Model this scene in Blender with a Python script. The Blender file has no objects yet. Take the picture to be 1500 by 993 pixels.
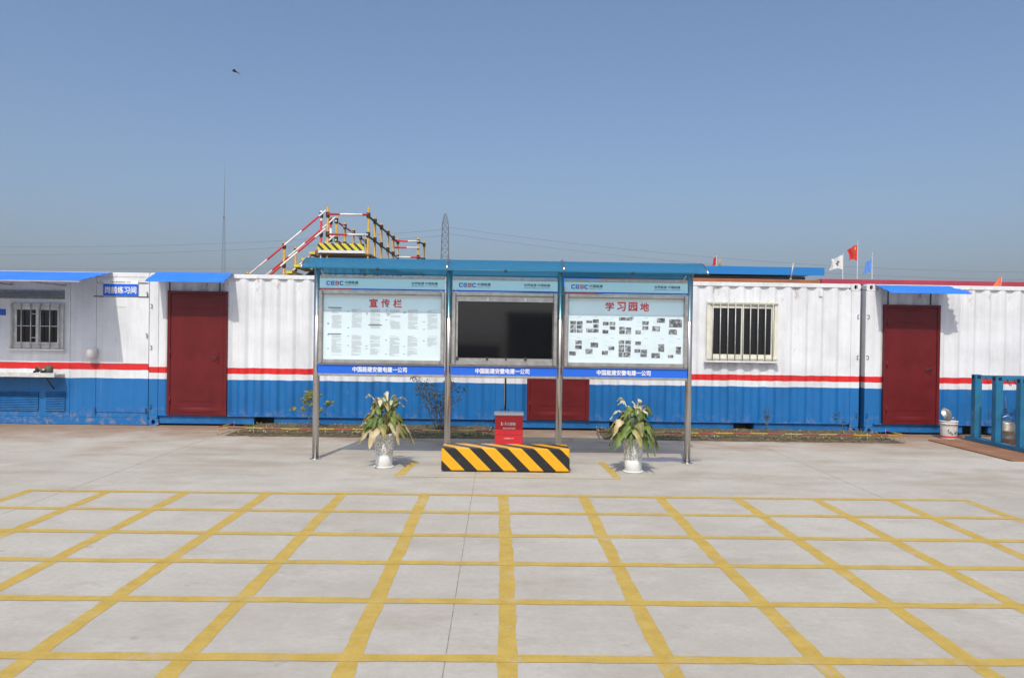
import bpy, bmesh, math, random
from mathutils import Vector, Matrix
R = math.radians
random.seed(7)
sc = bpy.context.scene
col = sc.collection

# ------------------------------------------------------------------ camera
cam = bpy.data.cameras.new('camera')
cam.lens = 27.6; cam.sensor_width = 36.0; cam.clip_start = 0.05; cam.clip_end = 6000
co = bpy.data.objects.new('camera', cam); col.objects.link(co)
yaw, pit, rol = 0.0175, -0.008, 0.0145
fw = Vector((math.sin(yaw)*math.cos(pit), math.cos(yaw)*math.cos(pit), math.sin(pit)))
r0 = Vector((math.cos(yaw), -math.sin(yaw), 0)); u0 = r0.cross(fw)
up = u0*math.cos(rol) - r0*math.sin(rol); ri = r0*math.cos(rol) + u0*math.sin(rol)
co.matrix_world = Matrix(((ri.x, up.x, -fw.x, 0), (ri.y, up.y, -fw.y, 0), (ri.z, up.z, -fw.z, 1.66), (0, 0, 0, 1)))
sc.camera = co

# ------------------------------------------------------------------ light
SUN_EL, SUN_AZ = 50.0, 10.0            # degrees above the horizon; light travels +Y, drifting to +X
ld = Vector((math.sin(R(SUN_AZ))*math.cos(R(SUN_EL)), math.cos(R(SUN_AZ))*math.cos(R(SUN_EL)), -math.sin(R(SUN_EL))))
sun = bpy.data.lights.new('sun', 'SUN'); sun.energy = 3.15; sun.angle = R(0.6); sun.color = (1.0, 0.94, 0.84)
so = bpy.data.objects.new('sun', sun); col.objects.link(so)
so.rotation_euler = ld.to_track_quat('-Z', 'Y').to_euler()
so.location = (-5, -20, 25)
w = bpy.data.worlds.new('World'); sc.world = w; w.use_nodes = True
nt = w.node_tree; bg = nt.nodes['Background']
sky = nt.nodes.new('ShaderNodeTexSky'); sky.sky_type = 'NISHITA'; sky.sun_disc = False
sky.sun_elevation = R(SUN_EL); sky.sun_rotation = R(180.0 + SUN_AZ)
sky.air_density = 1.0; sky.dust_density = 3.6; sky.ozone_density = 5.0; sky.altitude = 0
nt.links.new(sky.outputs[0], bg.inputs[0]); bg.inputs[1].default_value = 0.148
sc.view_settings.view_transform = 'Standard'; sc.view_settings.look = 'None'
sc.view_settings.exposure = 0.0; sc.view_settings.gamma = 1.0; sc.view_settings.use_curve_mapping = False
sc.cycles.transparent_max_bounces = 16

# ------------------------------------------------------------------ materials
class N:
    """small node-graph helper"""
    def __init__(s, name):
        s.m = bpy.data.materials.new(name); s.m.use_nodes = True
        s.t = s.m.node_tree; s.b = s.t.nodes['Principled BSDF']; s.o = s.t.nodes['Material Output']
    def n(s, typ, **kw):
        nd = s.t.nodes.new(typ)
        for k, v in kw.items(): setattr(nd, k, v)
        return nd
    def l(s, a, b): s.t.links.new(a, b)
    def coord(s, scale=(1, 1, 1)):
        tc = s.n('ShaderNodeTexCoord'); mp = s.n('ShaderNodeMapping'); mp.inputs['Scale'].default_value = scale
        s.l(tc.outputs['Object'], mp.inputs['Vector']); return mp.outputs[0]
    def noise(s, scale, detail=4, rough=.55, vec=None, axes=(1, 1, 1)):
        nd = s.n('ShaderNodeTexNoise'); nd.inputs['Scale'].default_value = scale
        nd.inputs['Detail'].default_value = detail; nd.inputs['Roughness'].default_value = rough
        s.l(vec if vec is not None else s.coord(axes), nd.inputs['Vector']); return nd.outputs['Fac']
    def ramp(s, fac, stops, interp='LINEAR'):
        r = s.n('ShaderNodeValToRGB'); r.color_ramp.interpolation = interp
        e = r.color_ramp.elements
        while len(e) < len(stops): e.new(0.5)
        for i, (p, c) in enumerate(stops):
            e[i].position = p; e[i].color = (*c, 1) if len(c) == 3 else c
        s.l(fac, r.inputs[0]); return r.outputs[0]
    def mr(s, fac, a, b, c=0., d=1.):
        nd = s.n('ShaderNodeMapRange'); nd.inputs[1].default_value = a; nd.inputs[2].default_value = b
        nd.inputs[3].default_value = c; nd.inputs[4].default_value = d; s.l(fac, nd.inputs[0]); return nd.outputs[0]
    def math(s, op, a, b=None):
        nd = s.n('ShaderNodeMath', operation=op)
        for i, v in enumerate((a, b)):
            if v is None: continue
            if isinstance(v, (int, float)): nd.inputs[i].default_value = v
            else: s.l(v, nd.inputs[i])
        return nd.outputs[0]
    def mix(s, fac, a, b, mode='MIX'):
        nd = s.n('ShaderNodeMix', data_type='RGBA', blend_type=mode)
        for i, v in ((0, fac), (6, a), (7, b)):
            if isinstance(v, (int, float)): nd.inputs[i].default_value = v
            elif isinstance(v, tuple): nd.inputs[i].default_value = (*v, 1)
            else: s.l(v, nd.inputs[i])
        return nd.outputs[2]
    def bump(s, h, strength=.2, dist=.01):
        b = s.n('ShaderNodeBump'); b.inputs['Strength'].default_value = strength; b.inputs['Distance'].default_value = dist
        s.l(h, b.inputs['Height']); s.l(b.outputs[0], s.b.inputs['Normal'])
    def col(s, c):
        if isinstance(c, tuple): s.b.inputs['Base Color'].default_value = (*c, 1)
        else: s.l(c, s.b.inputs['Base Color'])
    def set(s, rough=.5, metal=0., spec=None):
        s.b.inputs['Roughness'].default_value = rough; s.b.inputs['Metallic'].default_value = metal
        if spec is not None: s.b.inputs['Specular IOR Level'].default_value = spec
    def xyz(s):
        tc = s.n('ShaderNodeTexCoord'); sp = s.n('ShaderNodeSeparateXYZ'); s.l(tc.outputs['Object'], sp.inputs[0])
        return sp.outputs

def plain(name, c, rough=.5, metal=0., var=.12, scale=6., dirt=None, dirt_amt=.25, bump=.0, axes=(1, 1, 1), spec=None):
    g = N(name); n = g.noise(scale, 5, .6, axes=axes)
    k = g.mr(n, .3, .7, 1 - var, 1 + var*.5)
    base = g.mix(1.0, c, k, 'MULTIPLY')
    if dirt:
        d = g.noise(scale*2.3, 6, .7, axes=axes); base = g.mix(g.mr(d, .55, .78, 0, dirt_amt), base, dirt)
    g.col(base); g.set(rough, metal, spec)
    if bump: g.bump(g.noise(scale*6, 4), bump, .004)
    return g.m

M = {}
WHITE, BLUE, RED = (.72, .735, .75), (.006, .140, .40), (.66, .016, .016)
def band_paint(name, zs, flat=False):
    """white container paint with a red band and blue lower part, by height on the container"""
    g = N(name); x, y, z = g.xyz()
    wob = g.noise(3.0, 3); zz = g.math('ADD', z, g.mr(wob, .3, .7, -.006, .006))
    f = g.math('DIVIDE', zz, 2.6)
    base = g.ramp(f, [(0, BLUE), (zs[0]/2.6, WHITE), (zs[1]/2.6, RED), (zs[2]/2.6, WHITE)], 'CONSTANT')
    streak = g.noise(2.2, 5, .6, axes=(5, 5, .35))
    base = g.mix(1.0, base, g.mr(streak, .3, .72, .90, 1.06), 'MULTIPLY')
    patch = g.noise(1.3, 6, .62)
    base = g.mix(1.0, base, g.mr(patch, .42, .68, 1.03, .86), 'MULTIPLY')
    d = g.noise(7.0, 8, .72, axes=(1, 1, .45)); base = g.mix(g.mr(d, .63, .75, 0, .5), base, (.33, .23, .15))
    low = g.math('MULTIPLY', g.mr(z, .03, .34, 1, 0), g.mr(g.noise(9, 6, .7), .5, .66, 0, .8))
    base = g.mix(low, base, (.34, .27, .20))
    if flat:
        rs = g.math('MULTIPLY', g.mr(g.noise(3.2, 4, .6, axes=(6, 1, .12)), .64, .73, 0, .5), g.mr(z, .8, 2.0, .4, 1))
        base = g.mix(rs, base, (.42, .30, .17))
    rust = g.math('MULTIPLY', g.mr(g.noise(4.5, 8, .75, axes=(1, 1, .5)), .60, .66, 0, .8), g.mr(z, 2.15, 2.5, .12, 1))
    base = g.mix(rust, base, (.30, .17, .09))
    drip = g.math('MULTIPLY', g.mr(g.noise(3.0, 5, .7, axes=(9, 9, .10)), .61, .70, 0, .34), g.mr(z, 1.2, 2.5, .1, 1))
    base = g.mix(drip, base, (.40, .33, .25))
    g.col(base); g.set(.42)
    rr = g.mr(g.noise(5, 4), .3, .7, .34, .58); g.l(rr, g.b.inputs['Roughness'])
    g.bump(g.noise(3.5, 5, .6), .35, .02)
    return g.m
M['paint'] = band_paint('container_paint', (.79, .89, .995))
M['paint_flat'] = band_paint('tool_container_paint', (.785, .925, 1.045), True)
M['white'] = plain('white_paint', (.74, .75, .75), .45, var=.15, dirt=(.45, .38, .28))
M['dirty_white'] = plain('weathered_white_paint', (.62, .62, .59), .5, var=.25, dirt=(.33, .27, .2), dirt_amt=.6, scale=9)
M['cream'] = plain('cream_frame_paint', (.72, .70, .58), .45, var=.15, dirt=(.4, .34, .26))
M['bars'] = plain('galvanised_bar', (.55, .54, .50), .45, .3, var=.2, scale=20)
M['black'] = plain('black_gap', (.012, .012, .013), .8)
M['dark_iron'] = plain('dark_iron', (.05, .055, .06), .55, .4)
M['blue_rail'] = plain('blue_rail_paint', BLUE, .42, var=.3, scale=5, dirt=(.2, .2, .2), dirt_amt=.5, bump=.15)
M['awning'] = plain('blue_awning_sheet', (.035, .22, .82), .35, var=.12, scale=3, dirt=(.3, .35, .45), dirt_amt=.3)
M['awning_under'] = plain('galvanised_awning_edge', (.5, .5, .48), .45, .5, var=.25)
g = N('oxblood_door_paint'); n = g.noise(2.5, 6, .65)
b0 = g.mix(g.mr(n, .35, .7, 0, 1), (.105, .006, .008), (.150, .011, .012))
b0 = g.mix(g.mr(g.noise(22, 5, .7), .66, .78, 0, .5), b0, (.3, .16, .14))
g.col(b0); g.set(.42, 0, .3); g.bump(g.noise(6, 5, .6), .25, .012); M['door'] = g.m
g = N('dark_window_glass'); g.col((.012, .014, .016)); g.set(.06, 0, .5); g.bump(g.noise(1.5, 2), .06, .02); M['glass'] = g.m
g = N('black_display_glass'); g.col((.006, .006, .007)); g.set(.05, 0, 1.0); M['screen'] = g.m
g = N('brushed_stainless'); n = g.noise(30, 4, .6, axes=(1, 1, .05))
g.col(g.mix(g.mr(n, .3, .7, 0, 1), (.50, .48, .45), (.68, .66, .63))); g.set(.3, 1.0); g.l(g.mr(n, .3, .7, .24, .40), g.b.inputs['Roughness']); M['steel'] = g.m
g = N('brushed_stainless_frame'); n = g.noise(12, 5, .6)
g.col(g.mix(g.mr(n, .3, .7, 0, 1), (.42, .40, .37), (.62, .60, .57))); g.set(.34, .85); M['frame'] = g.m

# translucent blue canopy sheet
g = N('blue_polycarbonate'); tr = g.n('ShaderNodeBsdfTransparent'); mx = g.n('ShaderNodeMixShader')
tr.inputs[0].default_value = (.50, .84, .95, 1); g.col((.13, .38, .58)); g.set(.2); mx.inputs[0].default_value = .46
tl = g.n('ShaderNodeBsdfTranslucent'); tl.inputs[0].default_value = (.09, .40, .58, 1); m2 = g.n('ShaderNodeMixShader'); m2.inputs[0].default_value = .5; g.l(g.b.outputs[0], m2.inputs[1]); g.l(tl.outputs[0], m2.inputs[2])
g.l(tr.outputs[0], mx.inputs[1]); g.l(m2.outputs[0], mx.inputs[2]); g.l(mx.outputs[0], g.o.inputs['Surface']); M['poly'] = g.m

# concrete yard
def concrete_colour(g):
    p = g.n('ShaderNodeNewGeometry').outputs['Position']
    def nz(scale, d=5, r=.6, mp=(1, 1, 1)):
        m = g.n('ShaderNodeMapping'); m.inputs['Scale'].default_value = mp; g.l(p, m.inputs['Vector']); return g.noise(scale, d, r, vec=m.outputs[0])
    c = g.mix(g.mr(nz(.45, 6, .62), .36, .64), (.43, .395, .335), (.515, .485, .425))
    c = g.mix(g.mr(nz(2.1, 7, .7), .48, .66, 0, .5), c, (.57, .54, .485))
    c = g.mix(g.mr(nz(1.0, 7, .72, (1, 1.5, 1)), .52, .68, 0, .6), c, (.35, .30, .235))
    c = g.mix(g.mr(nz(22, 6, .75), .36, .64, .0, .42), c, (.36, .335, .295))
    c = g.mix(g.mr(nz(8, 8, .8, (1, 2.4, 1)), .58, .70, 0, .6), c, (.26, .235, .20))
    c = g.mix(g.mr(nz(5, 8, .8, (2.6, .7, 1)), .62, .70, 0, .5), c, (.56, .545, .515))
    c = g.mix(g.mr(nz(70, 3, .6), .66, .72, 0, .6), c, (.20, .18, .15))
    c = g.mix(g.mr(nz(14, 6, .8, (.35, 2.2, 1)), .60, .68, 0, .45), c, (.25, .22, .18))
    c = g.mix(g.mr(nz(3.4, 3, .5, (1, 1, 1)), .70, .74, 0, .45), c, (.24, .225, .20))
    sp = g.n('ShaderNodeSeparateXYZ'); g.l(p, sp.inputs[0]); x, y, z = sp.outputs
    # brown soil washed over the concrete by the containers
    near = g.mr(g.math('ADD', y, g.mr(nz(.8, 5, .6), .3, .7, -1.3, 1.3)), 10.9, 12.8, 0, .95)
    c = g.mix(g.math('MULTIPLY', near, g.mr(nz(2.0, 6, .7, (.6, 1.5, 1)), .35, .6, .25, 1)), c, (.31, .215, .15))
    edge = g.mr(g.math('ADD', y, g.mr(nz(1.7, 6, .7), .3, .7, -.7, .7)), 12.0, 13.3, 0, .85)
    c = g.mix(edge, c, (.27, .165, .10))
    mid = g.math('MULTIPLY', g.mr(y, 7.6, 9.2), g.mr(nz(.9, 6, .68, (.45, 1.4, 1)), .48, .66, 0, .65))
    c = g.mix(mid, c, (.31, .26, .195))
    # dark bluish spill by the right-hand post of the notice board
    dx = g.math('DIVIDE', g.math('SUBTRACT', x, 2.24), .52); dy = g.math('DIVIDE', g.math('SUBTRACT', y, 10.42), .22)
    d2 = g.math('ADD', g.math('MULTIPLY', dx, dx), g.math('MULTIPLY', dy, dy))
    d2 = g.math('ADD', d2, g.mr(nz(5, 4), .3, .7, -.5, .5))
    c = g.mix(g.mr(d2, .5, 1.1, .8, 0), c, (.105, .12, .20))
    return c, nz
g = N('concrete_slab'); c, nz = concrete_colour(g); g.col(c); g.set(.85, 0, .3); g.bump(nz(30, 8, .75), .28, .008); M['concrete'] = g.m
g = N('yellow_floor_paint'); c, nz = concrete_colour(g)
yel = g.mix(g.mr(nz(6, 6, .7), .35, .65), (.46, .31, .055), (.56, .39, .085))
yel = g.mix(g.mr(nz(45, 6, .8, (1, 1, 1)), .5, .75, 0, .6), yel, (.40, .285, .08))
wear = g.math('MAXIMUM', g.mr(nz(3.2, 8, .78), .55, .69, 0, .72), g.mr(nz(48, 5, .8), .56, .66, 0, .65))
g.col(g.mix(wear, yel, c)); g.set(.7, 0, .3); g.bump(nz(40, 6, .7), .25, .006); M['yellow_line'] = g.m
g = N('pale_yellow_floor_paint'); c, nz = concrete_colour(g)
g.col(g.mix(g.mr(nz(5, 8, .75), .35, .7, .15, .95), (.60, .44, .12), c)); g.set(.75, 0, .3); M['yellow_faded'] = g.m
M['joint'] = plain('joint_sealant', (.36, .32, .26), .9, var=.5, scale=9)
M['earth'] = plain('bare_earth', (.20, .155, .10), .95, var=.35, scale=.6, bump=.4)
g = N('garden_soil'); n = g.noise(14, 8, .75)
c = g.ramp(n, [(.3, (.045, .033, .024)), (.5, (.105, .078, .05)), (.66, (.20, .155, .10))])
c = g.mix(g.mr(g.noise(3, 5), .5, .66, 0, .5), c, (.075, .085, .03)); g.col(c); g.set(.95); g.bump(g.noise(40, 6, .7), .8, .02); M['soil'] = g.m

g = N('barrier_stripes')           # yellow/black at 45 degrees
x, y, z = g.xyz(); s = g.math('FRACT', g.math('DIVIDE', g.math('ADD', g.math('ADD', x, z), g.math('MULTIPLY', y, .9)), .312))
c = g.ramp(s, [(0, (.016, .016, .018)), (.48, (.78, .38, .008))], 'CONSTANT')
c = g.mix(g.mr(g.noise(14, 7, .75), .6, .76, 0, .4), c, (.35, .25, .15)); g.col(c); g.set(.38); M['barrier'] = g.m
def along_mat(name, stops, period, rough=.45):
    g = N(name); a = g.n('ShaderNodeAttribute', attribute_name='along')
    oi = g.n('ShaderNodeObjectInfo')
    s = g.math('FRACT', g.math('ADD', g.math('DIVIDE', a.outputs['Fac'], period), g.math('MULTIPLY', oi.outputs['Random'], .8)))
    c = g.ramp(s, stops, 'CONSTANT'); c = g.mix(g.mr(g.noise(8, 5, .7), .5, .75, 0, .4), c, (.25, .18, .14))
    g.col(c); g.set(rough); return g.m
M['redwhite'] = along_mat('red_white_tube', [(0, (.56, .025, .035)), (.5, (.74, .73, .70))], 1.25)
M['redyellow'] = along_mat('red_yellow_cord', [(0, (.36, .045, .035)), (.5, (.46, .30, .045))], .55)
g = N('kick_board_stripes'); x, y, z = g.xyz(); s = g.math('FRACT', g.math('DIVIDE', g.math('ADD', x, z), .21))
g.col(g.ramp(s, [(0, (.03, .03, .025)), (.42, (.66, .58, .03))], 'CONSTANT')); g.set(.5); M['kick'] = g.m
M['yellow_tube'] = plain('yellow_tube_paint', (.56, .31, .035), .45, var=.25, scale=8, dirt=(.25, .15, .08), dirt_amt=.6)
M['yellow_tread'] = plain('yellow_tread_paint', (.66, .57, .04), .5, var=.2)
M['clamp'] = plain('rusty_clamp', (.06, .045, .04), .6, .4, var=.3)
M['timber'] = plain('grey_timber', (.20, .15, .10), .8, var=.3, scale=10)
M['ext_red'] = plain('red_box_paint', (.62, .028, .035), .35, var=.1, scale=4)
M['print_white'] = plain('white_print', (.80, .80, .78), .6, var=.04)
M['print_red'] = plain('red_print', (.62, .035, .045), .6, var=.05)
M['print_blue'] = plain('blue_print', (.015, .09, .50), .6, var=.05)
M['print_grey'] = plain('grey_print', (.10, .15, .20), .6, var=.05)
M['print_fine'] = plain('fine_grey_print', (.46, .52, .56), .7, var=.25, scale=60)
M['print_dark'] = plain('dark_print', (.12, .13, .14), .7, var=.1)
M['poster'] = plain('poster_paper', (.65, .765, .80), .5, var=.06, scale=1.5)
M['header'] = plain('header_panel', (.62, .80, .84), .4, var=.04, scale=2)
M['band_blue'] = plain('blue_sign_panel', (.012, .13, .66), .4, var=.08, scale=3)
g = N('monochrome_photo_print'); oi = g.n('ShaderNodeObjectInfo'); tc = g.n('ShaderNodeTexCoord')
v = g.n('ShaderNodeVectorMath', operation='ADD'); g.l(tc.outputs['Object'], v.inputs[0])
cx = g.n('ShaderNodeCombineXYZ'); g.l(g.math('MULTIPLY', oi.outputs['Random'], 37.), cx.inputs[0]); g.l(cx.outputs[0], v.inputs[1])
n = g.noise(26, 5, .7, vec=v.outputs[0]); g.col(g.ramp(n, [(.34, (.03, .035, .04)), (.5, (.14, .15, .16)), (.62, (.45, .47, .48))])); g.set(.5); M['photo'] = g.m
g = N('white_porcelain'); vo = g.n('ShaderNodeTexVoronoi', feature='DISTANCE_TO_EDGE'); vo.inputs['Scale'].default_value = 34
g.l(g.coord(), vo.inputs['Vector']); x, y, z = g.xyz(); n = g.noise(46, 3, .6)
pat = g.math('MULTIPLY', g.math('MULTIPLY', g.mr(n, .46, .52), g.mr(z, .145, .155)), g.mr(z, .405, .395))
c = g.mix(g.math('MULTIPLY', pat, .85), (.74, .74, .71), (.34, .335, .29)); g.col(c); g.set(.3); M['porcelain'] = g.m
def leaf_mat(name, a, b):
    g = N(name); oi = g.n('ShaderNodeObjectInfo'); n = g.noise(9, 4, .6)
    c = g.mix(g.mr(n, .35, .65), a, b); k = g.mr(oi.outputs['Random'], 0, 1, .75, 1.15)
    c = g.mix(1.0, c, k, 'MULTIPLY'); g.col(c); g.set(.5)
    tl = g.n('ShaderNodeBsdfTranslucent'); g.l(c, tl.inputs[0]); mx = g.n('ShaderNodeMixShader'); mx.inputs[0].default_value = .25
    g.l(g.b.outputs[0], mx.inputs[1]); g.l(tl.outputs[0], mx.inputs[2]); g.l(mx.outputs[0], g.o.inputs['Surface']); return g.m
M['leaf_green'] = leaf_mat('green_leaf', (.085, .15, .025), (.20, .27, .05))
M['leaf_mixed'] = leaf_mat('yellowing_leaf', (.16, .22, .045), (.44, .34, .12))
M['leaf_tan'] = leaf_mat('withered_leaf', (.48, .36, .16), (.62, .54, .32))
M['spathe'] = leaf_mat('cream_flower', (.66, .58, .36), (.78, .74, .58))
M['shrub_leaf'] = leaf_mat('shrub_leaf', (.14, .22, .03), (.36, .32, .05))
M['shrub_dark'] = leaf_mat('dark_shrub_leaf', (.035, .065, .02), (.12, .11, .04))
M['stem'] = plain('plant_stem', (.12, .10, .05), .7)
M['twig'] = plain('grey_twig', (.16, .13, .09), .8)
M['rust_plate'] = plain('rusty_steel_plate', (.30, .145, .075), .8, .1, var=.35, scale=3, dirt=(.16, .08, .05), dirt_amt=.7, bump=.3)
M['rack'] = plain('teal_blue_rack_paint', (.012, .155, .29), .4, var=.25, scale=5, dirt=(.1, .12, .12), dirt_amt=.4)
M['keg'] = plain('dull_keg_steel', (.34, .31, .26), .45, .7, var=.35, scale=12, dirt=(.2, .14, .08), dirt_amt=.6)
M['pail'] = plain('scuffed_white_pail', (.68, .67, .63), .5, var=.15, scale=14, dirt=(.35, .3, .24), dirt_amt=.5)
M['pail_green'] = plain('green_print', (.06, .14, .05), .6)
M['tin'] = plain('bare_tin', (.55, .52, .45), .35, .9, var=.2, scale=14)
M['gear'] = plain('dusty_olive_metal', (.12, .14, .10), .7, .2, var=.5, scale=30)
M['roof_blue'] = plain('blue_roof_sheet', (.012, .20, .55), .45, var=.1, scale=1)
M['grey_wall'] = plain('grey_wall_sheet', (.16, .18, .20), .6, var=.15, scale=1)
M['brown_roof'] = plain('rust_brown_roof', (.36, .125, .045), .6, var=.25, scale=2)
M['crimson_roof'] = plain('crimson_roof', (.42, .045, .075), .55, var=.15, scale=2)
M['lattice'] = plain('galvanised_lattice', (.17, .18, .19), .6, .3)
M['wire'] = plain('power_wire', (.12, .125, .13), .7)
M['flag_red'] = plain('red_flag_cloth', (.62, .03, .02), .8)
M['flag_white'] = plain('white_flag_cloth', (.74, .74, .74), .8)
M['flag_blue'] = plain('blue_flag_cloth', (.12, .30, .72), .8)
M['flag_orange'] = plain('orange_flag_cloth', (.72, .15, .06), .8)
M['star'] = plain('yellow_star', (.8, .55, .02), .8)
M['bird'] = plain('dark_feathers', (.05, .045, .045), .8)
M['pole'] = plain('pale_pole', (.5, .5, .48), .5, .4)

# ------------------------------------------------------------------ mesh builder
class MB:
    def __init__(s): s.v = []; s.f = []; s.a = []
    def add(s, v, f, a=None):
        o = len(s.v); s.v += [tuple(p) for p in v]; s.f += [tuple(i+o for i in q) for q in f]
        s.a += a if a else [0.]*len(v); return s
    def box(s, x0, x1, y0, y1, z0, z1, b=0.):
        if b <= 0:
            v = [(x, y, z) for z in (z0, z1) for y in (y0, y1) for x in (x0, x1)]
            return s.add(v, [(0, 2, 3, 1), (4, 5, 7, 6), (0, 1, 5, 4), (2, 6, 7, 3), (0, 4, 6, 2), (1, 3, 7, 5)])
        v = []
        for z, i in ((z0, b), (z0+b, 0), (z1-b, 0), (z1, b)):
            xa, xb, ya, yb = x0+i, x1-i, y0+i, y1-i; c = b if i == 0 else b*.6
            v += [(xa+c, ya, z), (xb-c, ya, z), (xb, ya+c, z), (xb, yb-c, z), (xb-c, yb, z), (xa+c, yb, z), (xa, yb-c, z), (xa, ya+c, z)]
        f = [tuple(range(7, -1, -1)), tuple(range(24, 32))]
        for k in range(3):
            for i in range(8): j = (i+1) % 8; f.append((k*8+i, k*8+j, k*8+8+j, k*8+8+i))
        return s.add(v, f)
    def tube(s, pts, r, n=8, cap=True):
        pts = [Vector(p) for p in pts]; rs = r if isinstance(r, (list, tuple)) else [r]*len(pts)
        v = []; a = []; d = 0.; f = []; prev = None
        for i, p in enumerate(pts):
            t = (pts[min(i+1, len(pts)-1)] - pts[max(i-1, 0)]).normalized()
            if prev is None: e = Vector((0, 0, 1)) if abs(t.z) < .9 else Vector((1, 0, 0)); u = t.cross(e).normalized()
            else: u = (prev - t*prev.dot(t)).normalized()
            prev = u; q = t.cross(u)
            if i: d += (p - pts[i-1]).length
            for k in range(n):
                an = 2*math.pi*k/n; v.append(p + (u*math.cos(an) + q*math.sin(an))*rs[i]); a.append(d)
        for i in range(len(pts)-1):
            for k in range(n): j = (k+1) % n; f.append((i*n+k, i*n+j, i*n+n+j, i*n+n+k))
        if cap: f.append(tuple(range(n-1, -1, -1))); m = (len(pts)-1)*n; f.append(tuple(range(m, m+n)))
        return s.add(v, f, a)
    def lathe(s, prof, c, n=28, cap=True):
        v = []; f = []
        for r, z in prof:
            for k in range(n): an = 2*math.pi*k/n; v.append((c[0]+r*math.cos(an), c[1]+r*math.sin(an), c[2]+z))
        for i in range(len(prof)-1):
            for k in range(n): j = (k+1) % n; f.append((i*n+k, i*n+j, i*n+n+j, i*n+n+k))
        if cap: f.append(tuple(range(n-1, -1, -1))); m = (len(prof)-1)*n; f.append(tuple(range(m, m+n)))
        return s.add(v, f)
    def grid(s, fn, nu, nv):
        v = [fn(i/nu, j/nv) for j in range(nv+1) for i in range(nu+1)]
        return s.add(v, [(j*(nu+1)+i, j*(nu+1)+i+1, (j+1)*(nu+1)+i+1, (j+1)*(nu+1)+i) for j in range(nv) for i in range(nu)])
    def build(s, name, mat, parent=None, smooth=False):
        me = bpy.data.meshes.new(name); o = bpy.data.objects.new(name, me); col.objects.link(o)
        off = Vector((0, 0, 0))
        if parent is not None:
            o.parent = parent; r = parent
            while r.parent is not None: r = r.parent
            off = r.location
        me.from_pydata([(p[0]-off.x, p[1]-off.y, p[2]-off.z) for p in s.v], [], s.f); me.update()
        if any(s.a):
            at = me.attributes.new('along', 'FLOAT', 'POINT'); at.data.foreach_set('value', s.a)
        if smooth: me.polygons.foreach_set('use_smooth', [True]*len(me.polygons))
        me.materials.append(M[mat]); return o
def box(name, mat, parent, *a, b=0.): return MB().box(*a, b=b).build(name, mat, parent)
def tube(name, mat, parent, pts, r, n=8): return MB().tube(pts, r, n).build(name, mat, parent, True)
def thing(name, label, cat, loc=(0, 0, 0), group=None):
    o = bpy.data.objects.new(name, None); col.objects.link(o); o.location = loc; o.empty_display_size = .2
    o['label'] = label; o['category'] = cat
    if group: o['group'] = group
    return o
def tag(o, label=None, cat=None, group=None, kind=None):
    for k, v in (('label', label), ('category', cat), ('group', group), ('kind', kind)):
        if v: o[k] = v
    return o
def struct(name, mat, mb, smooth=False): return tag(mb.build(name, mat, None, smooth), kind='structure')

_dg = None
def text(body, mat, parent, cx, cz, y, width, height=None, name='lettering', bold=.0, left=False):
    """flat lettering facing -Y, scaled to a width (and height) in metres"""
    cu = bpy.data.curves.new('lettering', 'FONT'); cu.body = body; cu.size = 1.0; cu.resolution_u = 2
    to = bpy.data.objects.new('lettering', cu); col.objects.link(to)
    dg = bpy.context.evaluated_depsgraph_get(); dg.update()
    me = bpy.data.meshes.new_from_object(to.evaluated_get(dg)); bpy.data.objects.remove(to); bpy.data.curves.remove(cu)
    xs = [v.co.x for v in me.vertices]; ys = [v.co.y for v in me.vertices]
    if not xs: return None
    sx = width/(max(xs)-min(xs)); sy = height/(max(ys)-min(ys)) if height else sx
    mx = min(xs) if left else (max(xs)+min(xs))/2; my = (max(ys)+min(ys))/2
    r = parent
    while r.parent is not None: r = r.parent
    for v in me.vertices:
        v.co = Vector((cx+(v.co.x-mx)*sx, y, cz+(v.co.y-my)*sy)) - r.location
    if bold:                              # heavier strokes: copies shifted sideways by a fraction of a stroke
        vs = [v.co.copy() for v in me.vertices]; fs = [tuple(p.vertices) for p in me.polygons]; n0 = len(vs); d = bold*sx*.5
        allv = [p + Vector((dx, -.0002*k, dz)) for k, (dx, dz) in enumerate(((-d, 0), (d, 0), (0, d), (0, -d))) for p in vs]
        me = bpy.data.meshes.new(name); me.from_pydata(allv, [], [tuple(i+k*n0 for i in f) for k in range(4) for f in fs])
    me.materials.clear(); me.materials.append(M[mat]); me.name = name
    o = bpy.data.objects.new(name, me); col.objects.link(o); o.parent = parent; return o

# ------------------------------------------------------------------ ground
struct('ground', 'earth', MB().add([(-2500, -900, -.13), (2500, -900, -.13), (2500, 3200, -.13), (-2500, 3200, -.13)], [(0, 1, 2, 3)]))
pad = bpy.data.objects.new('concrete_yard', None); col.objects.link(pad); pad['kind'] = 'structure'
jx = [-16.7, -12.6, -8.5, -4.35, -.245, 4.02, 8.15, 12.3, 16.4]
for i in range(len(jx)-1):
    for ya, yb in ((-9, 15.0), (15.0, 34)):
        MB().box(jx[i]+.003, jx[i+1]-.003, ya+.004, yb-.004, -.12, 0).build('slab', 'concrete', pad)
for x in jx[1:-1]: box('joint_filler', 'joint', pad, x-.0029, x+.0029, -8.9, 14.9, -.1, -.003)
def stripe(p, q, wd, z, mat='yellow_line', jit=.006):
    p = Vector(p); q = Vector(q); L = (q-p).length; n = max(2, int(L/.12)); d = (q-p)/L; s = Vector((-d.y, d.x)); v = []
    drift = random.uniform(-1, 1)*.01; ph = random.random()*6
    for i in range(n+1):
        c = p + d*(L*i/n) + s*(drift*math.sin(i*.13+ph))
        for e in (-1, 1): pt = c + s*(e*(wd/2 + random.uniform(-jit, jit))); v.append((pt.x, pt.y, z))
    MB().add(v, [(2*i, 2*i+2, 2*i+3, 2*i+1) for i in range(n)]).build('painted_line', mat, pad)
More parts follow.
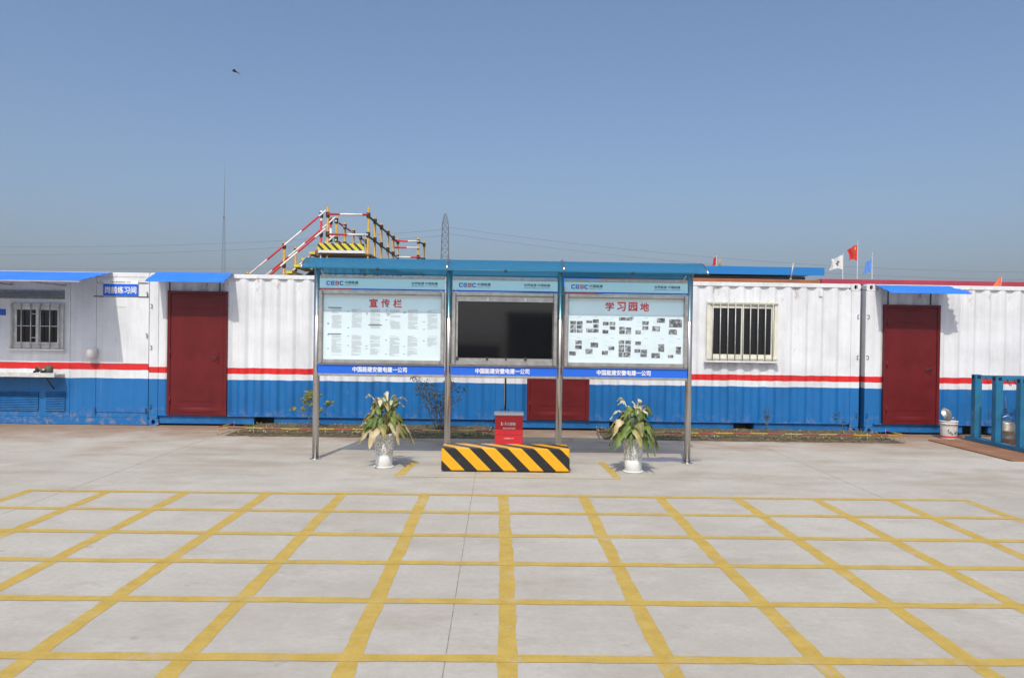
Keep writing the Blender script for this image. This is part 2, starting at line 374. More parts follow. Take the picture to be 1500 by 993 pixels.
cols = [-4.70, -3.915, -3.135, -2.32, -1.555, -.725, .075, .882, 1.664, 2.465, 3.267, 4.048, 4.828]
rows = [8.0, 7.22, 6.41, 5.63, 4.83, 3.985, 3.2, 2.4]
for x in cols: stripe((x, 2.36), (x, 8.04), .102, .0013)
for y in rows: stripe((-4.75, y), (4.88, y), .090, .0026)
stripe((-1.127, 9.03), (-1.038, 10.0), .10, .0013); stripe((1.398, 8.99), (1.357, 10.15), .09, .0013)
stripe((-1.17, 9.0), (1.44, 8.99), .065, .0026, 'yellow_faded')

# ------------------------------------------------------------------ containers
YW = 13.4
def corrugated(x0, x1, yf, z0, z1, pitch=.274, amp=.036):
    n = max(1, round((x1-x0)/pitch)); p = (x1-x0)/n; xs = []
    prof = [(0, 0), (.22, 0), (.28, .12), (.44, .88), (.50, 1), (.72, 1), (.78, .88), (.94, .12)]
    for i in range(n):
        for t, a in prof: xs.append((x0+(i+t)*p, yf+a*amp))
    xs.append((x1, yf)); v = []
    for x, y in xs: v += [(x, y, z0), (x, y, z1)]
    return MB().add(v, [(2*i, 2*i+2, 2*i+3, 2*i+1) for i in range(len(xs)-1)])
_cast = None
def casting(parent, x, z, y, first, mat='paint', depth=.16):
    """corner casting 0.17 x 0.12 with a real oval hole in its face"""
    w2, h2, n = .085, .06, 16; m = MB(); v = []; f = []
    rect = []
    for k in range(n):
        a = 2*math.pi*k/n; ca, sa = math.cos(a), math.sin(a); t = min(w2/abs(ca) if abs(ca) > 1e-6 else 9, h2/abs(sa) if abs(sa) > 1e-6 else 9)
        rect.append((ca*t, sa*t))
    for k in range(n): v.append((x+rect[k][0], y, z+rect[k][1]))
    for k in range(n): a = 2*math.pi*k/n; v.append((x+.031*math.cos(a), y, z+.042*math.sin(a)))
    for k in range(n): a = 2*math.pi*k/n; v.append((x+.031*math.cos(a), y+.07, z+.042*math.sin(a)))
    for k in range(n): v.append((x+rect[k][0], y+depth, z+rect[k][1]))
    for k in range(n):
        j = (k+1) % n
        f += [(k, j, n+j, n+k), (n+k, n+j, 2*n+j, 2*n+k), (3*n+k, 3*n+j, j, k)]
    f.append(tuple(range(2*n, 3*n))); f.append(tuple(range(4*n-1, 3*n-1, -1)))
    o = m.add(v, f).build('corner_casting', mat, parent)
    box('hole', 'black', o, x-.03, x+.03, y+.06, y+.068, z-.04, z+.04)
    return o
H = 2.585
def container_shell(name, label, x0, x1, flat=False, pockets=()):
    t = thing(name, label, 'container', (x0, YW, 0), 'site containers in a row')
    y = YW; D = 2.44
    pm = 'paint_flat' if flat else 'paint'
    box('roof', 'white', t, x0+.05, x1-.05, y+.06, y+D-.06, H-.05, H-.015)
    for xx, sgn in ((x0, 1), (x1, -1)):
        MB().box(min(xx+sgn*.02, xx+sgn*.05), max(xx+sgn*.02, xx+sgn*.05), y+.16, y+D-.16, .16, H-.1).build('end_wall', pm, t)
        if not flat or xx == x1 or True:
            MB().box(min(xx, xx+sgn*.15), max(xx, xx+sgn*.15), y+D-.15, y+D, .118, H-.118).build('corner_post', pm, t)
    box('back_wall', pm, t, x0+.15, x1-.15, y+D-.06, y+D-.02, .16, H-.1)
    if flat: return t
    for xx, sgn in ((x0, 1), (x1, -1)):
        MB().box(min(xx, xx+sgn*.155), max(xx, xx+sgn*.155), y, y+.15, .119, H-.119, .006).build('corner_post', pm, t)
        MB().box(min(xx+sgn*.157, xx+sgn*.20), max(xx+sgn*.157, xx+sgn*.20), y+.012, y+.10, .18, H-.10).build('post_flange', pm, t)
        for z in (.06, H-.06): casting(t, xx+sgn*.0855, z, y-.004, xx == x0, pm)
        for z in (.35, 1.35, 2.05):
            tube('lashing_ring', 'dark_iron', t, [(xx+sgn*.02, y-.001, z), (xx+sgn*.05, y-.018, z), (xx+sgn*.05, y-.018, z-.06), (xx+sgn*.02, y-.001, z-.06)], .005, 6)
    a, b = x0+.172, x1-.172
    box('top_rail', pm, t, a, b, y+.004, y+.09, H-.075, H-.004, b=.006)
    corrugated(x0+.20, x1-.20, y+.012, .185, H-.077).build('corrugated_wall', pm, t)
    box('sill_ledge', pm, t, a, b, y-.004, y+.09, .168, .183, b=.003)
    edges = [a]
    for p0, p1 in pockets: edges += [p0, p1]
    edges.append(b)
    for i in range(0, len(edges), 2): box('bottom_rail', 'blue_rail', t, edges[i], edges[i+1], y+.035, y+.12, .035, .166, b=.004)
    for p0, p1 in pockets:
        m = MB()
        m.box(p0+.001, p1-.001, y+.40, y+.41, .03, .166).box(p0, p0+.008, y+.122, y+.40, .03, .166).box(p1-.008, p1, y+.122, y+.40, .03, .166)
        m.build('forklift_pocket', 'dark_iron', t)
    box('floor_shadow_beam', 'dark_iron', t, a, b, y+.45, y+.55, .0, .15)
    return t
def door(t, x0, x1, z0, z1, label=None):
    y = YW
    m = MB(); m.box(x0, x0+.05, y-.035, y+.03, z0, z1).box(x1-.05, x1, y-.035, y+.03, z0, z1).box(x0+.05, x1-.05, y-.035, y+.03, z1-.05, z1)
    d = box('door', 'door', t, x0+.053, x1-.053, y-.024, y+.02, z0, z1-.053, b=.004)
    m.build('door_frame', 'door', d)
    h = z1-z0; wd = x1-x0
    for xa, xb, zz in ((x0+.20, x1-.24, z1-.30), (x0+.28, x1-.30, z1-.10), (x0+.22, x1-.22, z0+.24)):
        MB().box(xa, xb, y-.029, y-.0235, zz-.008, zz+.008, b=.0025).build('embossed_rib', 'door', d)
    MB().grid(lambda u, v: (x0+.1+(wd-.2)*u, y-.0245-.010*math.sin(u*math.pi)*math.sin(v*math.pi), z0+.03+.10*v), 12, 6).build('kick_dent', 'door', d, True)
    for zz in (z0+.25, z0+h*.5, z1-.3): tube('hinge', 'door', d, [(x0+.052, y-.036, zz-.06), (x0+.052, y-.036, zz+.06)], .010, 8)
    hx = x1-.155; hz = z0+h*.47
    box('lock_plate', 'door', d, hx-.025, hx+.025, y-.036, y-.024, hz-.11, hz+.09, b=.004)
    tube('handle', 'dark_iron', d, [(hx, y-.036, hz), (hx, y-.075, hz), (hx-.11, y-.078, hz-.006)], .009)
    return d
def awning(t, x0, x1, depth, z_back, z_front, struts, ribs=3, torn=False, gutter=False):
    y = YW; n = int((x1-x0)/.07); nv = ribs*6; rnd = random.Random(int(abs(x0)*100))
    rag = [0]*(nv+1)
    if torn: rag = [max(0, .16*(1-j/nv) + rnd.uniform(-.05, .05)) for j in range(nv+1)]
    def fn(lift):
        def g(u, v):
            yy = y - .002 - depth*v; xe = x1 - rag[int(round(v*nv))]
            x = x0 + (xe-x0)*u; sag = -.012*math.sin(u*math.pi)*v
            return (x, yy, z_back + (z_front-z_back)*v + .011*abs(math.sin(v*math.pi*ribs)) + sag + lift)
        return g
    m = MB(); a = fn(0); b = fn(-.004)
    m.grid(a, 14, nv); m.grid(b, 14, nv)
    s = m.build('awning', 'awning', t)
    q = MB(); q.box(x0, x1-(.0 if not torn else .02), y-depth-.012, y-depth+.006, z_front-.022, z_front-.004); q.build('awning_edge', 'awning' if not gutter else 'awning_under', s)
    for xx in struts:
        tube('awning_strut', 'dark_iron', s, [(xx, y-.03, z_back-.33), (xx, y-.03, z_back-.05), (xx, y-depth*.85, z_front-.012)], .012, 6)
    return s
def window(t, x0, x1, z0, z1, bars, grille, frame='cream', cross=False):
    y = YW
    m = MB(); fw_ = .06
    m.box(x0, x0+fw_, y-.05, y+.01, z0, z1, b=.004).box(x1-fw_, x1, y-.05, y+.01, z0, z1, b=.004)
    m.box(x0+fw_, x1-fw_, y-.05, y+.01, z1-fw_, z1, b=.004).box(x0+fw_, x1-fw_, y-.05, y+.01, z0, z0+fw_, b=.004)
    W = m.build('window', frame, t)
    xm = (x0+x1)/2
    for xa, xb, yy in ((x0+fw_, xm+.03, y-.022), (xm-.03, x1-fw_, y-.012)):
        q = MB(); s = .05
        q.box(xa+.002, xa+s, yy-.012, yy+.009, z0+fw_+.002, z1-fw_-.002).box(xb-s, xb-.002, yy-.012, yy+.009, z0+fw_+.002, z1-fw_-.002)
        q.box(xa+s, xb-s, yy-.012, yy+.009, z1-fw_-s, z1-fw_-.002).box(xa+s, xb-s, yy-.012, yy+.009, z0+fw_+.002, z0+fw_+s)
        q.build('sash', frame, W)
        box('pane', 'glass', W, xa+s-.004, xb-s+.004, yy-.003, yy+.003, z0+fw_+s-.004, z1-fw_-s+.004)
    box('sill', 'white', W, x0-.03, x1+.03, y-.085, y+.01, z0-.03, z0-.002, b=.004)
    for k in range(bars):
        xx = x0+.03+(x1-x0-.06)*(k+.5)/bars if not cross else x0+.05+(x1-x0-.1)*k/(bars-1)
        tube('bar', grille, W, [(xx, y-.075, z0-.0), (xx, y-.075, z1-.01)], .009, 6)
    zz = (z0+.03, z1-.03) if not cross else (z0+.04, z1-.05)
    for z in zz: box('grille_rail', grille, W, x0+.005, x1-.005, y-.068, y-.052, z-.012, z+.012)
    return W

# second container from the smooth tool container
B = container_shell('shipping_container', 'corrugated container with one red door beside the smooth grey-white tool container', -5.912, .118, pockets=((-4.14, -3.80), (-1.95, -1.60)))
door(B, -5.593, -4.592, .186, 2.284)
awning(B, -5.775, -4.50, .47, 2.60, 2.43, (-5.56, -4.72))
C_ = container_shell('shipping_container', 'corrugated container with a barred window, its red door half hidden behind the notice board', .150, 6.222, pockets=((1.93, 2.27), (4.07, 4.42)))
door(C_, .503, 1.564, .186, 2.30)
awning(C_, .36, 1.74, .47, 2.60, 2.45, (.56, 1.45))
window(C_, 3.56, 4.78, 1.235, 2.245, 9, 'bars')
box('card_holder', 'white', C_, 5.50, 5.56, YW-.012, YW+.004, 2.36, 2.46); 
D_ = container_shell('shipping_container', 'corrugated container behind the blue steel rack, red door under a torn awning', 6.318, 12.37, pockets=((8.05, 8.5), (10.3, 10.64)))
door(D_, 6.628, 7.598, .186, 2.236)
awning(D_, 6.46, 7.86, .50, 2.57, 2.43, (6.68, 7.42), torn=True)

# smooth-sided tool container at the left end
A = container_shell('tool_container', 'smooth white and blue tool container with grilled window, louvres and wide blue awning', -11.95, -5.918, flat=True)
px = [-11.95, -8.42, -7.235, -6.80, -5.918]
for i in range(3): box('wall_panel', 'paint_flat', A, px[i]+.002, px[i+1]-.002, YW, YW+.05, .13, 2.50, b=.003)
box('wall_panel', 'paint_flat', A, px[3]+.002, px[4]-.002, YW, YW+.05, .215, 2.165, b=.003)
box('wall_panel', 'paint_flat', A, px[3]+.002, px[4]-.002, YW, YW+.05, 2.175, 2.40, b=.003)
box('wall_panel', 'paint_flat', A, px[3]+.002, px[4]-.002, YW, YW+.05, 2.407, 2.50, b=.003)
box('backing_wall', 'paint_flat', A, px[0]+.02, px[4]-.02, YW+.053, YW+.09, .1, 2.5)
box('base_rail', 'paint_flat', A, px[0], px[4], YW-.004, YW+.09, .005, .127, b=.004)
box('base_rail', 'paint_flat', A, px[3]+.004, px[4]-.004, YW+.001, YW+.05, .130, .206, b=.003)
box('top_rail', 'paint_flat', A, px[0], px[4], YW-.004, YW+.09, 2.503, 2.58, b=.005)
for x, z in ((-6.80, .24), (-5.95, .24)): box('hinge', 'dark_iron', A, x-.012, x+.012, YW-.012, YW+.002, z-.04, z+.05)
for z in (1.55, 2.25): tube('hook', 'dark_iron', A, [(-5.965, YW, z), (-5.94, YW-.02, z), (-5.94, YW-.02, z-.07)], .007, 6)
for xa, xb, z in ((-6.85, -6.69, 2.172), (-6.09, -5.94, 2.172), (-6.09, -5.94, 2.405), (-6.5, -6.30, 2.0)): box('weld_strip', 'dark_iron' if z != 2.0 else 'dirty_white', A, xa, xb, YW-.006, YW-.001, z-.008, z+.008)
awning(A, -12.3, -6.53, 1.05, 2.575, 2.37, (-11.8, -9.6), ribs=5, gutter=True)
for k in range(8): box('gutter_bracket', 'awning_under', A, -6.72-.30*k-.01, -6.72-.30*k+.01, YW-1.04, YW-.004, 2.335+.0, 2.36) if k in (2, 5) else None
def louvre(x0, x1, z0, z1, n, mat, fm):
    m = MB().box(x0, x1, YW-.012, YW-.002, z0-.012, z0).box(x0, x1, YW-.012, YW-.002, z1, z1+.012)
    Lv = m.build('louvre', fm, A)
    box('recess', 'black', Lv, x0, x1, YW-.004, YW-.001, z0, z1)
    for k in range(n):
        z = z0+(z1-z0)*(k+.5)/n; h = (z1-z0)/n*.62
        MB().add([(x0, YW-.005, z+h/2), (x1, YW-.005, z+h/2), (x1, YW-.022, z-h/2), (x0, YW-.022, z-h/2),
                  (x0, YW-.008, z+h/2-.004), (x1, YW-.008, z+h/2-.004), (x1, YW-.025, z-h/2-.004), (x0, YW-.025, z-h/2-.004)],
                 [(0, 1, 2, 3), (7, 6, 5, 4), (3, 2, 6, 7), (0, 3, 7, 4), (1, 5, 6, 2)]).build('slat', mat, Lv)
louvre(-9.6, -7.335, 2.115, 2.26, 6, 'dirty_white', 'dirty_white')
louvre(-8.72, -7.75, .235, .55, 11, 'blue_rail', 'blue_rail'); louvre(-7.635, -7.305, .235, .55, 11, 'blue_rail', 'blue_rail')
Wn = window(A, -8.22, -7.33, 1.275, 2.04, 6, 'bars', 'dirty_white', True)
for xa, xb in ((-8.19, -7.36),): box('grille_rail', 'bars', Wn, xa, xb, YW-.068, YW-.052, 1.65, 1.662)
for z in (1.46, 1.86): box('grille_rail', 'bars', Wn, -7.86, -7.70, YW-.069, YW-.053, z-.006, z+.006)
sh = box('shelf', 'dirty_white', A, -9.6, -7.32, YW-.30, YW-.002, .825, .86, b=.004)
box('shelf_lip', 'dirty_white', sh, -9.6, -7.32, YW-.315, YW-.302, .815, .885)
for x in (-8.9, -7.5): tube('shelf_brace', 'dark_iron', sh, [(x, YW-.26, .824), (x, YW-.004, .6)], .012, 6)
dp = box('number_plate', 'print_blue', A, -8.46, -8.315, YW-.008, YW-.001, 1.83, 1.935)
# white wall-mounted cup
cup = MB().lathe([(.055, 0), (.075, .01), (.085, .15), (.088, .16), (.078, .16), (.07, .03)], (-6.83, YW-.09, 1.135), 20).build('wall_cup', 'white', None, True)
tag(cup, 'small white bucket-shaped lamp hood fixed on the smooth tool container wall', 'wall lamp')
# valve-like junk on the shelf
jk = thing('junk_motor', 'small dusty olive motor lying on the white shelf below the grilled window', 'motor', (-7.55, YW-.17, .861))
MB().lathe([(.05, 0), (.065, .01), (.065, .12), (.045, .14)], (-7.49, YW-.17, .861), 12).build('housing', 'gear', jk, True)
m = MB(); r_ = random.Random(3)
m.grid(lambda u, v: (-7.71+.17*u+.02*math.sin(v*7), YW-.26+.16*v, .868+.13*(1-abs(2*u-.9))*(.7+.3*math.sin(v*9+u*5))+.02*math.sin(u*23)), 9, 7)
m.build('cover_cloth', 'gear', jk)
tube('cable', 'dark_iron', jk, [(-7.5, YW-.23, .93), (-7.56, YW-.26, .90), (-7.58, YW-.24, .87), (-7.40, YW-.25, .868)], .012)
box('foot_bracket', 'gear', jk, -7.57, -7.41, YW-.24, YW-.12, .862, .872)
# room sign on the tool container
sg = thing('room_sign', 'blue and white room sign with white Chinese characters on the tool container', 'sign', (-6.39, YW-.014, 2.18))
bd = box('sign_board', 'band_blue', sg, -6.683, -6.097, YW-.016, YW-.006, 2.184, 2.385)
top = box('sign_top', 'print_white', sg, -6.683, -6.097, YW-.016, YW-.006, 2.387, 2.452)
text('岗前练习间', 'print_white', bd, -6.39, 2.285, YW-.018, .52, .115, bold=.055)
text('中国能建安徽电建一公司', 'print_dark', top, -6.40, 2.418, YW-.018, .34, .026)

# ------------------------------------------------------------------ notice board
NY = 10.15
nb = thing('notice_board', 'three-bay stainless steel notice board with curved blue canopy and printed panels', 'notice board', (.07, NY, 0))
posts = [-2.335, -.642, .798, 2.476]
for i, x in enumerate(posts):
    p = tube('post', 'steel', nb, [(x, NY, 0), (x, NY, 2.47)], .041, 20)
    MB().lathe([(.075, .001), (.075, .006), (.05, .012)], (x, NY, 0), 20).build('base_plate', 'steel', p, True)
prof = []                                 # canopy arch in the YZ plane
for k in range(13):
    a = k/12; yy = 9.64+.86*a; prof.append((yy, 2.43+.155*math.sin(math.pi*min(1, a*1.0))**.8 - .01*a))
ends = [-2.42, -.642, .798, 2.575]
for i in range(3):
    xa, xb = ends[i]+.012, ends[i+1]-.012; v = []
    for yy, zz in prof: v += [(xa, yy, zz), (xb, yy, zz), (xb, yy, zz-.005), (xa, yy, zz-.005)]
    f = []
    for k in range(12):
        o = 4*k
        for e in range(4): f.append((o+e, o+(e+1) % 4, o+4+(e+1) % 4, o+4+e))
    f += [(0, 3, 2, 1), (48, 49, 50, 51)]
    MB().add(v, f).build('canopy_sheet', 'poly', nb)
for i, x in enumerate(ends):
    tube('canopy_rib', 'steel', nb, [(x, yy, zz+.004 if i in (1, 2) else zz-.012) for yy, zz in prof], .016, 8)
M['poly_edge'] = plain('blue_edge_strip', (.02, .16, .24), .4)
for yy, zz in (prof[0], prof[-1]): tube('canopy_purlin', 'poly_edge', nb, [(ends[0], yy, zz-.012), (ends[3], yy, zz-.012)], .008, 8)
for x in posts:
    tube('canopy_bracket', 'steel', nb, [(x, NY, 2.44), (x, 9.80, 2.475), (x, 9.66, 2.42)], .013, 8)
    tube('canopy_bracket', 'steel', nb, [(x, NY, 2.44), (x, 10.35, 2.45), (x, 10.48, 2.41)], .013, 8)
for x in (-1.49, .08, 1.64): tube('canopy_bolt', 'dark_iron', nb, [(x, 9.635, 2.412), (x, 9.615, 2.412)], .02, 8)
FY = 10.085
def logo(par, x, z, s):
    q = MB(); q2 = MB(); y0, y1 = FY-.012, FY-.0105; t = s*.24; wd = s*.92; gp = s*1.08
    def bar(mb, xa, xb, za, zb): mb.box(xa, xb, y0, y1, za, zb)
    for k, ch in enumerate('CEYC'):
        mb = q2 if ch == 'Y' else q; xa = x+k*gp; xb = xa+wd
        c = t*.55
        bar(mb, xa+(c if ch != 'Y' else 0), xb-(c if ch == 'Y' else 0), z+s-t, z+s); bar(mb, xa+(c if ch != 'Y' else 0), xb-(c if ch == 'Y' else 0), z, z+t)
        if ch == 'Y': bar(mb, xb-t, xb, z+t*.55, z+s-t*.55)
        else: bar(mb, xa, xa+t, z+t*.55, z+s-t*.55)
        if ch == 'E': bar(mb, xa+t*1.6, xb, z+s/2-t/2, z+s/2+t/2)
        if ch == 'Y': bar(mb, xa, xb-t*1.6, z+s/2-t/2, z+s/2+t/2)
    q.build('logo', 'print_blue', par); q2.build('logo_accent', 'print_red', par)
def bay(xa, xb, kind):
    a, b = xa+.045, xb-.045
    hd = box('header_panel', 'header', nb, a, b, FY-.01, FY+.01, 2.195, 2.325)
    box('header_trim', 'frame', hd, a, b, FY-.018, FY+.022, 2.327, 2.362, b=.004)
    box('header_line', 'print_blue', hd, a+(.40 if kind else 0)*1.0, b, FY-.016, FY+.01, 2.178, 2.194)
    if kind: box('header_line', 'print_red', hd, a, a+.398, FY-.016, FY+.01, 2.178, 2.194)
    logo(hd, a+.085, 2.235, .052)
    text('中国能建', 'print_grey', hd, a+.405, 2.272, FY-.0115, .17, .036, bold=.045)
    text('ENERGY CHINA', 'print_grey', hd, a+.405, 2.238, FY-.0115, .17, .012)
    text('世界能源 中国能建', 'print_grey', hd, b-.265, 2.272, FY-.0115, .335, .032, bold=.04)
    text('BRINGING ENERGY TO THE WORLD', 'print_grey', hd, b-.265, 2.238, FY-.0115, .335, .014)
    # display case: deep frame with bevelled inner edge
    z0, z1 = 1.238, 2.172; fy = FY-.07
    m = MB(); s = .05
    m.box(a, a+s, fy, FY+.05, z0, z1, b=.008).box(b-s, b, fy, FY+.05, z0, z1, b=.008)
    m.box(a+s+.001, b-s-.001, fy+.002, FY+.05, z1-s, z1, b=.008).box(a+s+.001, b-s-.001, fy+.002, FY+.05, z0, z0+s, b=.008)
    fr = m.build('case_frame', 'frame', nb)
    box('case_back', 'frame', fr, a+.01, b-.01, FY+.051, FY+.06, z0+.01, z1-.01)
    bl = box('name_band', 'band_blue', nb, a-.005, b+.005, FY-.03, FY-.012, 1.108, 1.222)
    box('band_trim', 'frame', bl, a-.005, b+.005, FY-.034, FY+.02, 1.076, 1.106, b=.004)
    box('band_trim', 'frame', bl, a-.005, b+.005, FY-.034, FY+.02, 1.224, 1.237, b=.003)
    text('中国能建安徽电建一公司', 'print_white', bl, (a+b)/2-.02, 1.165, FY-.0315, .69, .066, bold=.05)
    return a+s, b-s, z0+s, z1-s
# left bay: printed notices
a, b, z0, z1 = bay(posts[0], posts[1], 1)
ps = box('poster', 'poster', nb, a+.002, b-.002, FY-.02, FY-.012, z0+.002, z1-.002)
text('宣', 'print_red', ps, -1.60, 2.015, FY-.0215, .105, .105, bold=.055); text('传', 'print_red', ps, -1.447, 2.013, FY-.0215, .105, .105, bold=.055); text('栏', 'print_red', ps, -1.294, 2.011, FY-.0215, .105, .105, bold=.055)
rr = random.Random(11)
for ci, cx in enumerate((-2.07, -1.815, -1.58, -1.33, -1.10, -.85)):
    for bi, (zt, zb) in enumerate(((1.935, 1.685), (1.60, 1.345))):
        q = MB(); z = zt
        if bi and ci == 5: zb = 1.47
        while z > zb:
            wl = .125*(1 if rr.random() < .7 else rr.uniform(.3, .9)); xs = cx-.06+(0 if rr.random() < .85 else .012)
            if rr.random() > .08: q.box(xs, xs+wl, FY-.0212, FY-.0206, z-.0050, z)
            z -= .0105
        q.build('text_column', 'print_fine', ps)
        for k in range(2): zz = rr.uniform(zb, zt); box('text_mark', 'print_dark', ps, cx-.115, cx-.09, FY-.0212, FY-.0206, zz-.006, zz)
for cx, cz in ((-2.09, 1.947), (-1.575, 1.733), (-2.09, 1.612)): box('headline', 'print_dark', ps, cx-.085, cx+.085, FY-.0214, FY-.0207, cz-.006, cz+.006)
# centre bay: dark display behind glass
a, b, z0, z1 = bay(posts[1], posts[2], 0)
sc_ = box('display_screen', 'screen', nb, a+.03, b-.012, FY-.02, FY-.01, z0+.045, z1-.075, b=.003)
m = MB().box(a+.002, a+.028, FY-.03, FY-.008, z0+.042, z1-.073).box(a+.002, b-.002, FY-.03, FY-.008, z1-.07, z1-.002).box(a+.002, b-.002, FY-.03, FY-.008, z0+.002, z0+.04)
m.build('display_surround', 'frame', sc_)
for x in (-.14, .34): box('latch', 'white', sc_, x-.012, x+.012, FY-.038, FY-.031, z1-.062, z1-.012)
for x, wd in ((-.52, .035), (-.14, .03), (.10, .02), (.35, .035)): box('latch', 'dark_iron', sc_, x-wd/2, x+wd/2, FY-.045, FY-.031, z0+.012, z0+.055)
# right bay: photographs
a, b, z0, z1 = bay(posts[2], posts[3], 1)
ps = box('poster', 'poster', nb, a+.002, b-.002, FY-.02, FY-.012, z0+.002, z1-.002)
for k, ch in enumerate('学习园地'): text(ch, 'print_red', ps, 1.425+.150*k, 2.015, FY-.0215, .108, .108, bold=.055)
sheet = """104,458,155,490 162,458,212,490 104,496,155,527 162,496,212,527 104,533,155,566 162,533,212,566
245,450,296,474 302,440,354,474 306,486,354,518 245,528,300,563 302,528,354,563
390,462,440,493 448,462,498,493 450,503,498,534 388,537,438,570
531,416,588,446 591,416,644,446 534,505,582,535 590,510,638,535 534,540,582,572 590,540,638,572
733,450,792,485 735,497,788,530 676,538,722,572 862,420,933,462 822,497,889,542 969,428,1081,504 967,524,1039,570
152,638,209,674 152,685,209,720 100,743,157,780 285,657,351,702 241,719,304,765 442,691,493,724 385,734,438,770
531,633,579,666 588,633,637,666 531,676,579,743 588,676,637,710 588,712,637,744 531,748,566,789 574,748,635,789
674,642,725,673 669,714,722,745 728,716,781,748 722,750,779,786 878,664,930,698 878,700,930,735 818,748,893,795
1031,686,1077,715 1031,718,1077,755 963,764,1011,790"""
PX = lambda u: a + (b-a)*(u-86)/1010.; PZ = lambda v: z1-(z1-z0)*(v-238)/610.
for it in sheet.split():
    u0_, v0_, u1_, v1_ = map(int, it.split(','))
    box('photograph', 'photo', ps, PX(u0_), PX(u1_), FY-.0225, FY-.0205, PZ(v1_), PZ(v0_))
for (u, v) in ((150, 500), (290, 480), (440, 520), (590, 470), (735, 560), (880, 480), (1020, 515)):
    for vv in (418, 612):
        q = MB()
        for k in range(14):
            if rr.random() < .6: zz = PZ(vv+12+k*13); q.box(PX(u-50), PX(u-50+rr.uniform(30, 100)), FY-.0204, FY-.0202, zz-.002, zz)
        q.build('text_column', 'print_fine', ps)
        box('headline', 'print_dark', ps, PX(u+20), PX(u+50), FY-.0204, FY-.0202, PZ(vv)-.003, PZ(vv))

# ------------------------------------------------------------------ barrier and extinguisher box
br = thing('striped_barrier', 'low yellow and black diagonally striped barrier block before the notice board', 'barrier', (.108, 9.5, 0))
bo = MB().box(-.656, .872, 9.32, 9.72, .012, .285, b=.012).build('body', 'barrier', br)
for x in (-.5, .70): box('foot', 'dark_iron', br, x, x+.1, 9.36, 9.68, 0, .0115)
ex = thing('extinguisher_box', 'red fire extinguisher box with white lid and white Chinese lettering', 'extinguisher box', (.16, 10.75, 0))
f = box('cabinet', 'ext_red', ex, -.028, .352, 10.66, 10.86, .025, .535, b=.006)
box('lid', 'print_white', ex, -.040, .364, 10.645, 10.875, .537, .572, b=.008)
box('lid_rim', 'ext_red', ex, -.034, .358, 10.65, 10.87, .515, .5365, b=.003)
box('door_seam', 'dark_iron', f, -.026, .350, 10.6585, 10.6599, .272, .276)
box('plinth', 'ext_red', ex, -.01, .335, 10.68, 10.84, 0, .024)
text('灭火器箱', 'print_white', f, .175, .422, 10.6585, .15, .042, bold=.04)
box('icon', 'print_white', f, .055, .068, 10.6575, 10.659, .398, .445); box('icon', 'print_white', f, .078, .084, 10.6575, 10.659, .40, .435)
text('FIRE EXTINGUISHER', 'print_white', f, .165, .362, 10.6585, .17, .022, bold=.04)
text('火警电话119', 'print_white', f, .16, .225, 10.6585, .13, .018)

# ------------------------------------------------------------------ potted peace lilies
def potted(x, y, label, seed, hgt, mixw):
    rn = random.Random(seed)
    t = thing('potted_plant', label, 'potted plant', (x, y, 0), 'potted plants flanking the barrier')
    MB().lathe([(.115, .0), (.125, .004), (.127, .014), (.11, .018)], (x, y, 0), 30).build('saucer', 'porcelain', t, True)
    MB().lathe([(.096, .016), (.102, .02), (.104, .14), (.099, .146), (.105, .155), (.118, .27), (.128, .385), (.134, .395), (.137, .415), (.128, .418), (.118, .40), (.115, .37)], (x, y, 0), 36).build('pot', 'porcelain', t, True)
    MB().lathe([(.117, .365), (.10, .38), (.001, .39)], (x, y, 0), 20, False).build('soil', 'soil', t, True)
    def leaf(name, mat, az, rb, up_, out, drop, wd, petiole=.45, twist=0.):
        # arching midrib from the pot, blade on its outer part
        n = 16; ca, sa = math.cos(az), math.sin(az); pts = []
        for i in range(n+1):
            s = i/n; r = rb + out*(s**1.15); z = .37 + up_*math.sin(min(1, s*1.05)*math.pi*.62)*1.08 - drop*(s**3.0)
            w = .012*math.sin(s*9+az*5)
            pts.append(Vector((x+ca*r-sa*w, y+sa*r+ca*w, z)))
        v = []; k0 = int(n*petiole)
        m = MB(); m.tube(pts[:k0+2], [.005]*(k0+1)+[.003], 5)
        side = Vector((-sa, ca, 0)); side = (side*math.cos(twist)+Vector((0, 0, 1))*math.sin(twist)).normalized()
        for i in range(k0, n+1):
            s = (i-k0)/(n-k0); hw = wd*(math.sin(math.pi*s**.68)**.75)*(1 if s < .98 else 0)+.0008
            tg = (pts[min(i+1, n)]-pts[i-1]).normalized(); nrm = side.cross(tg)
            rip = .012*math.sin(i*2.1+az*7)
            v += [pts[i]-side*hw+nrm*(hw*.35+rip), pts[i]-side*hw*.5+nrm*hw*.10, pts[i], pts[i]+side*hw*.5+nrm*hw*.10, pts[i]+side*hw+nrm*(hw*.35-rip)]
        c = n-k0; m.add(v, [(5*i+j, 5*i+j+1, 5*i+5+j+1, 5*i+5+j) for i in range(c) for j in range(4)])
        m.build(name, mat, t, True)
    for k in range(52):
        ring = k % 3; az = k*2.39996+rn.uniform(-.3, .3)
        mat = rn.choices(['leaf_green', 'leaf_mixed', 'leaf_tan'], mixw)[0]
        upv = (.20, .28, .40)[ring]*rn.uniform(.8, 1.2)*hgt
        leaf('leaf', mat, az, rn.uniform(.02, .07), upv, (.29, .25, .16)[ring]*rn.uniform(.75, 1.12), rn.uniform(.14, .30)*(1.1, .85, .5)[ring], rn.uniform(.044, .064), .46, rn.uniform(-.5, .5))
    for k in range(12):
        az = k*2.2+rn.uniform(-.4, .4)
        leaf('flower', 'spathe' if k % 3 else 'leaf_tan', az, .02, rn.uniform(.38, .56)*hgt, rn.uniform(.10, .30), rn.uniform(.0, .14), rn.uniform(.020, .036), .60, rn.uniform(-.8, .8))
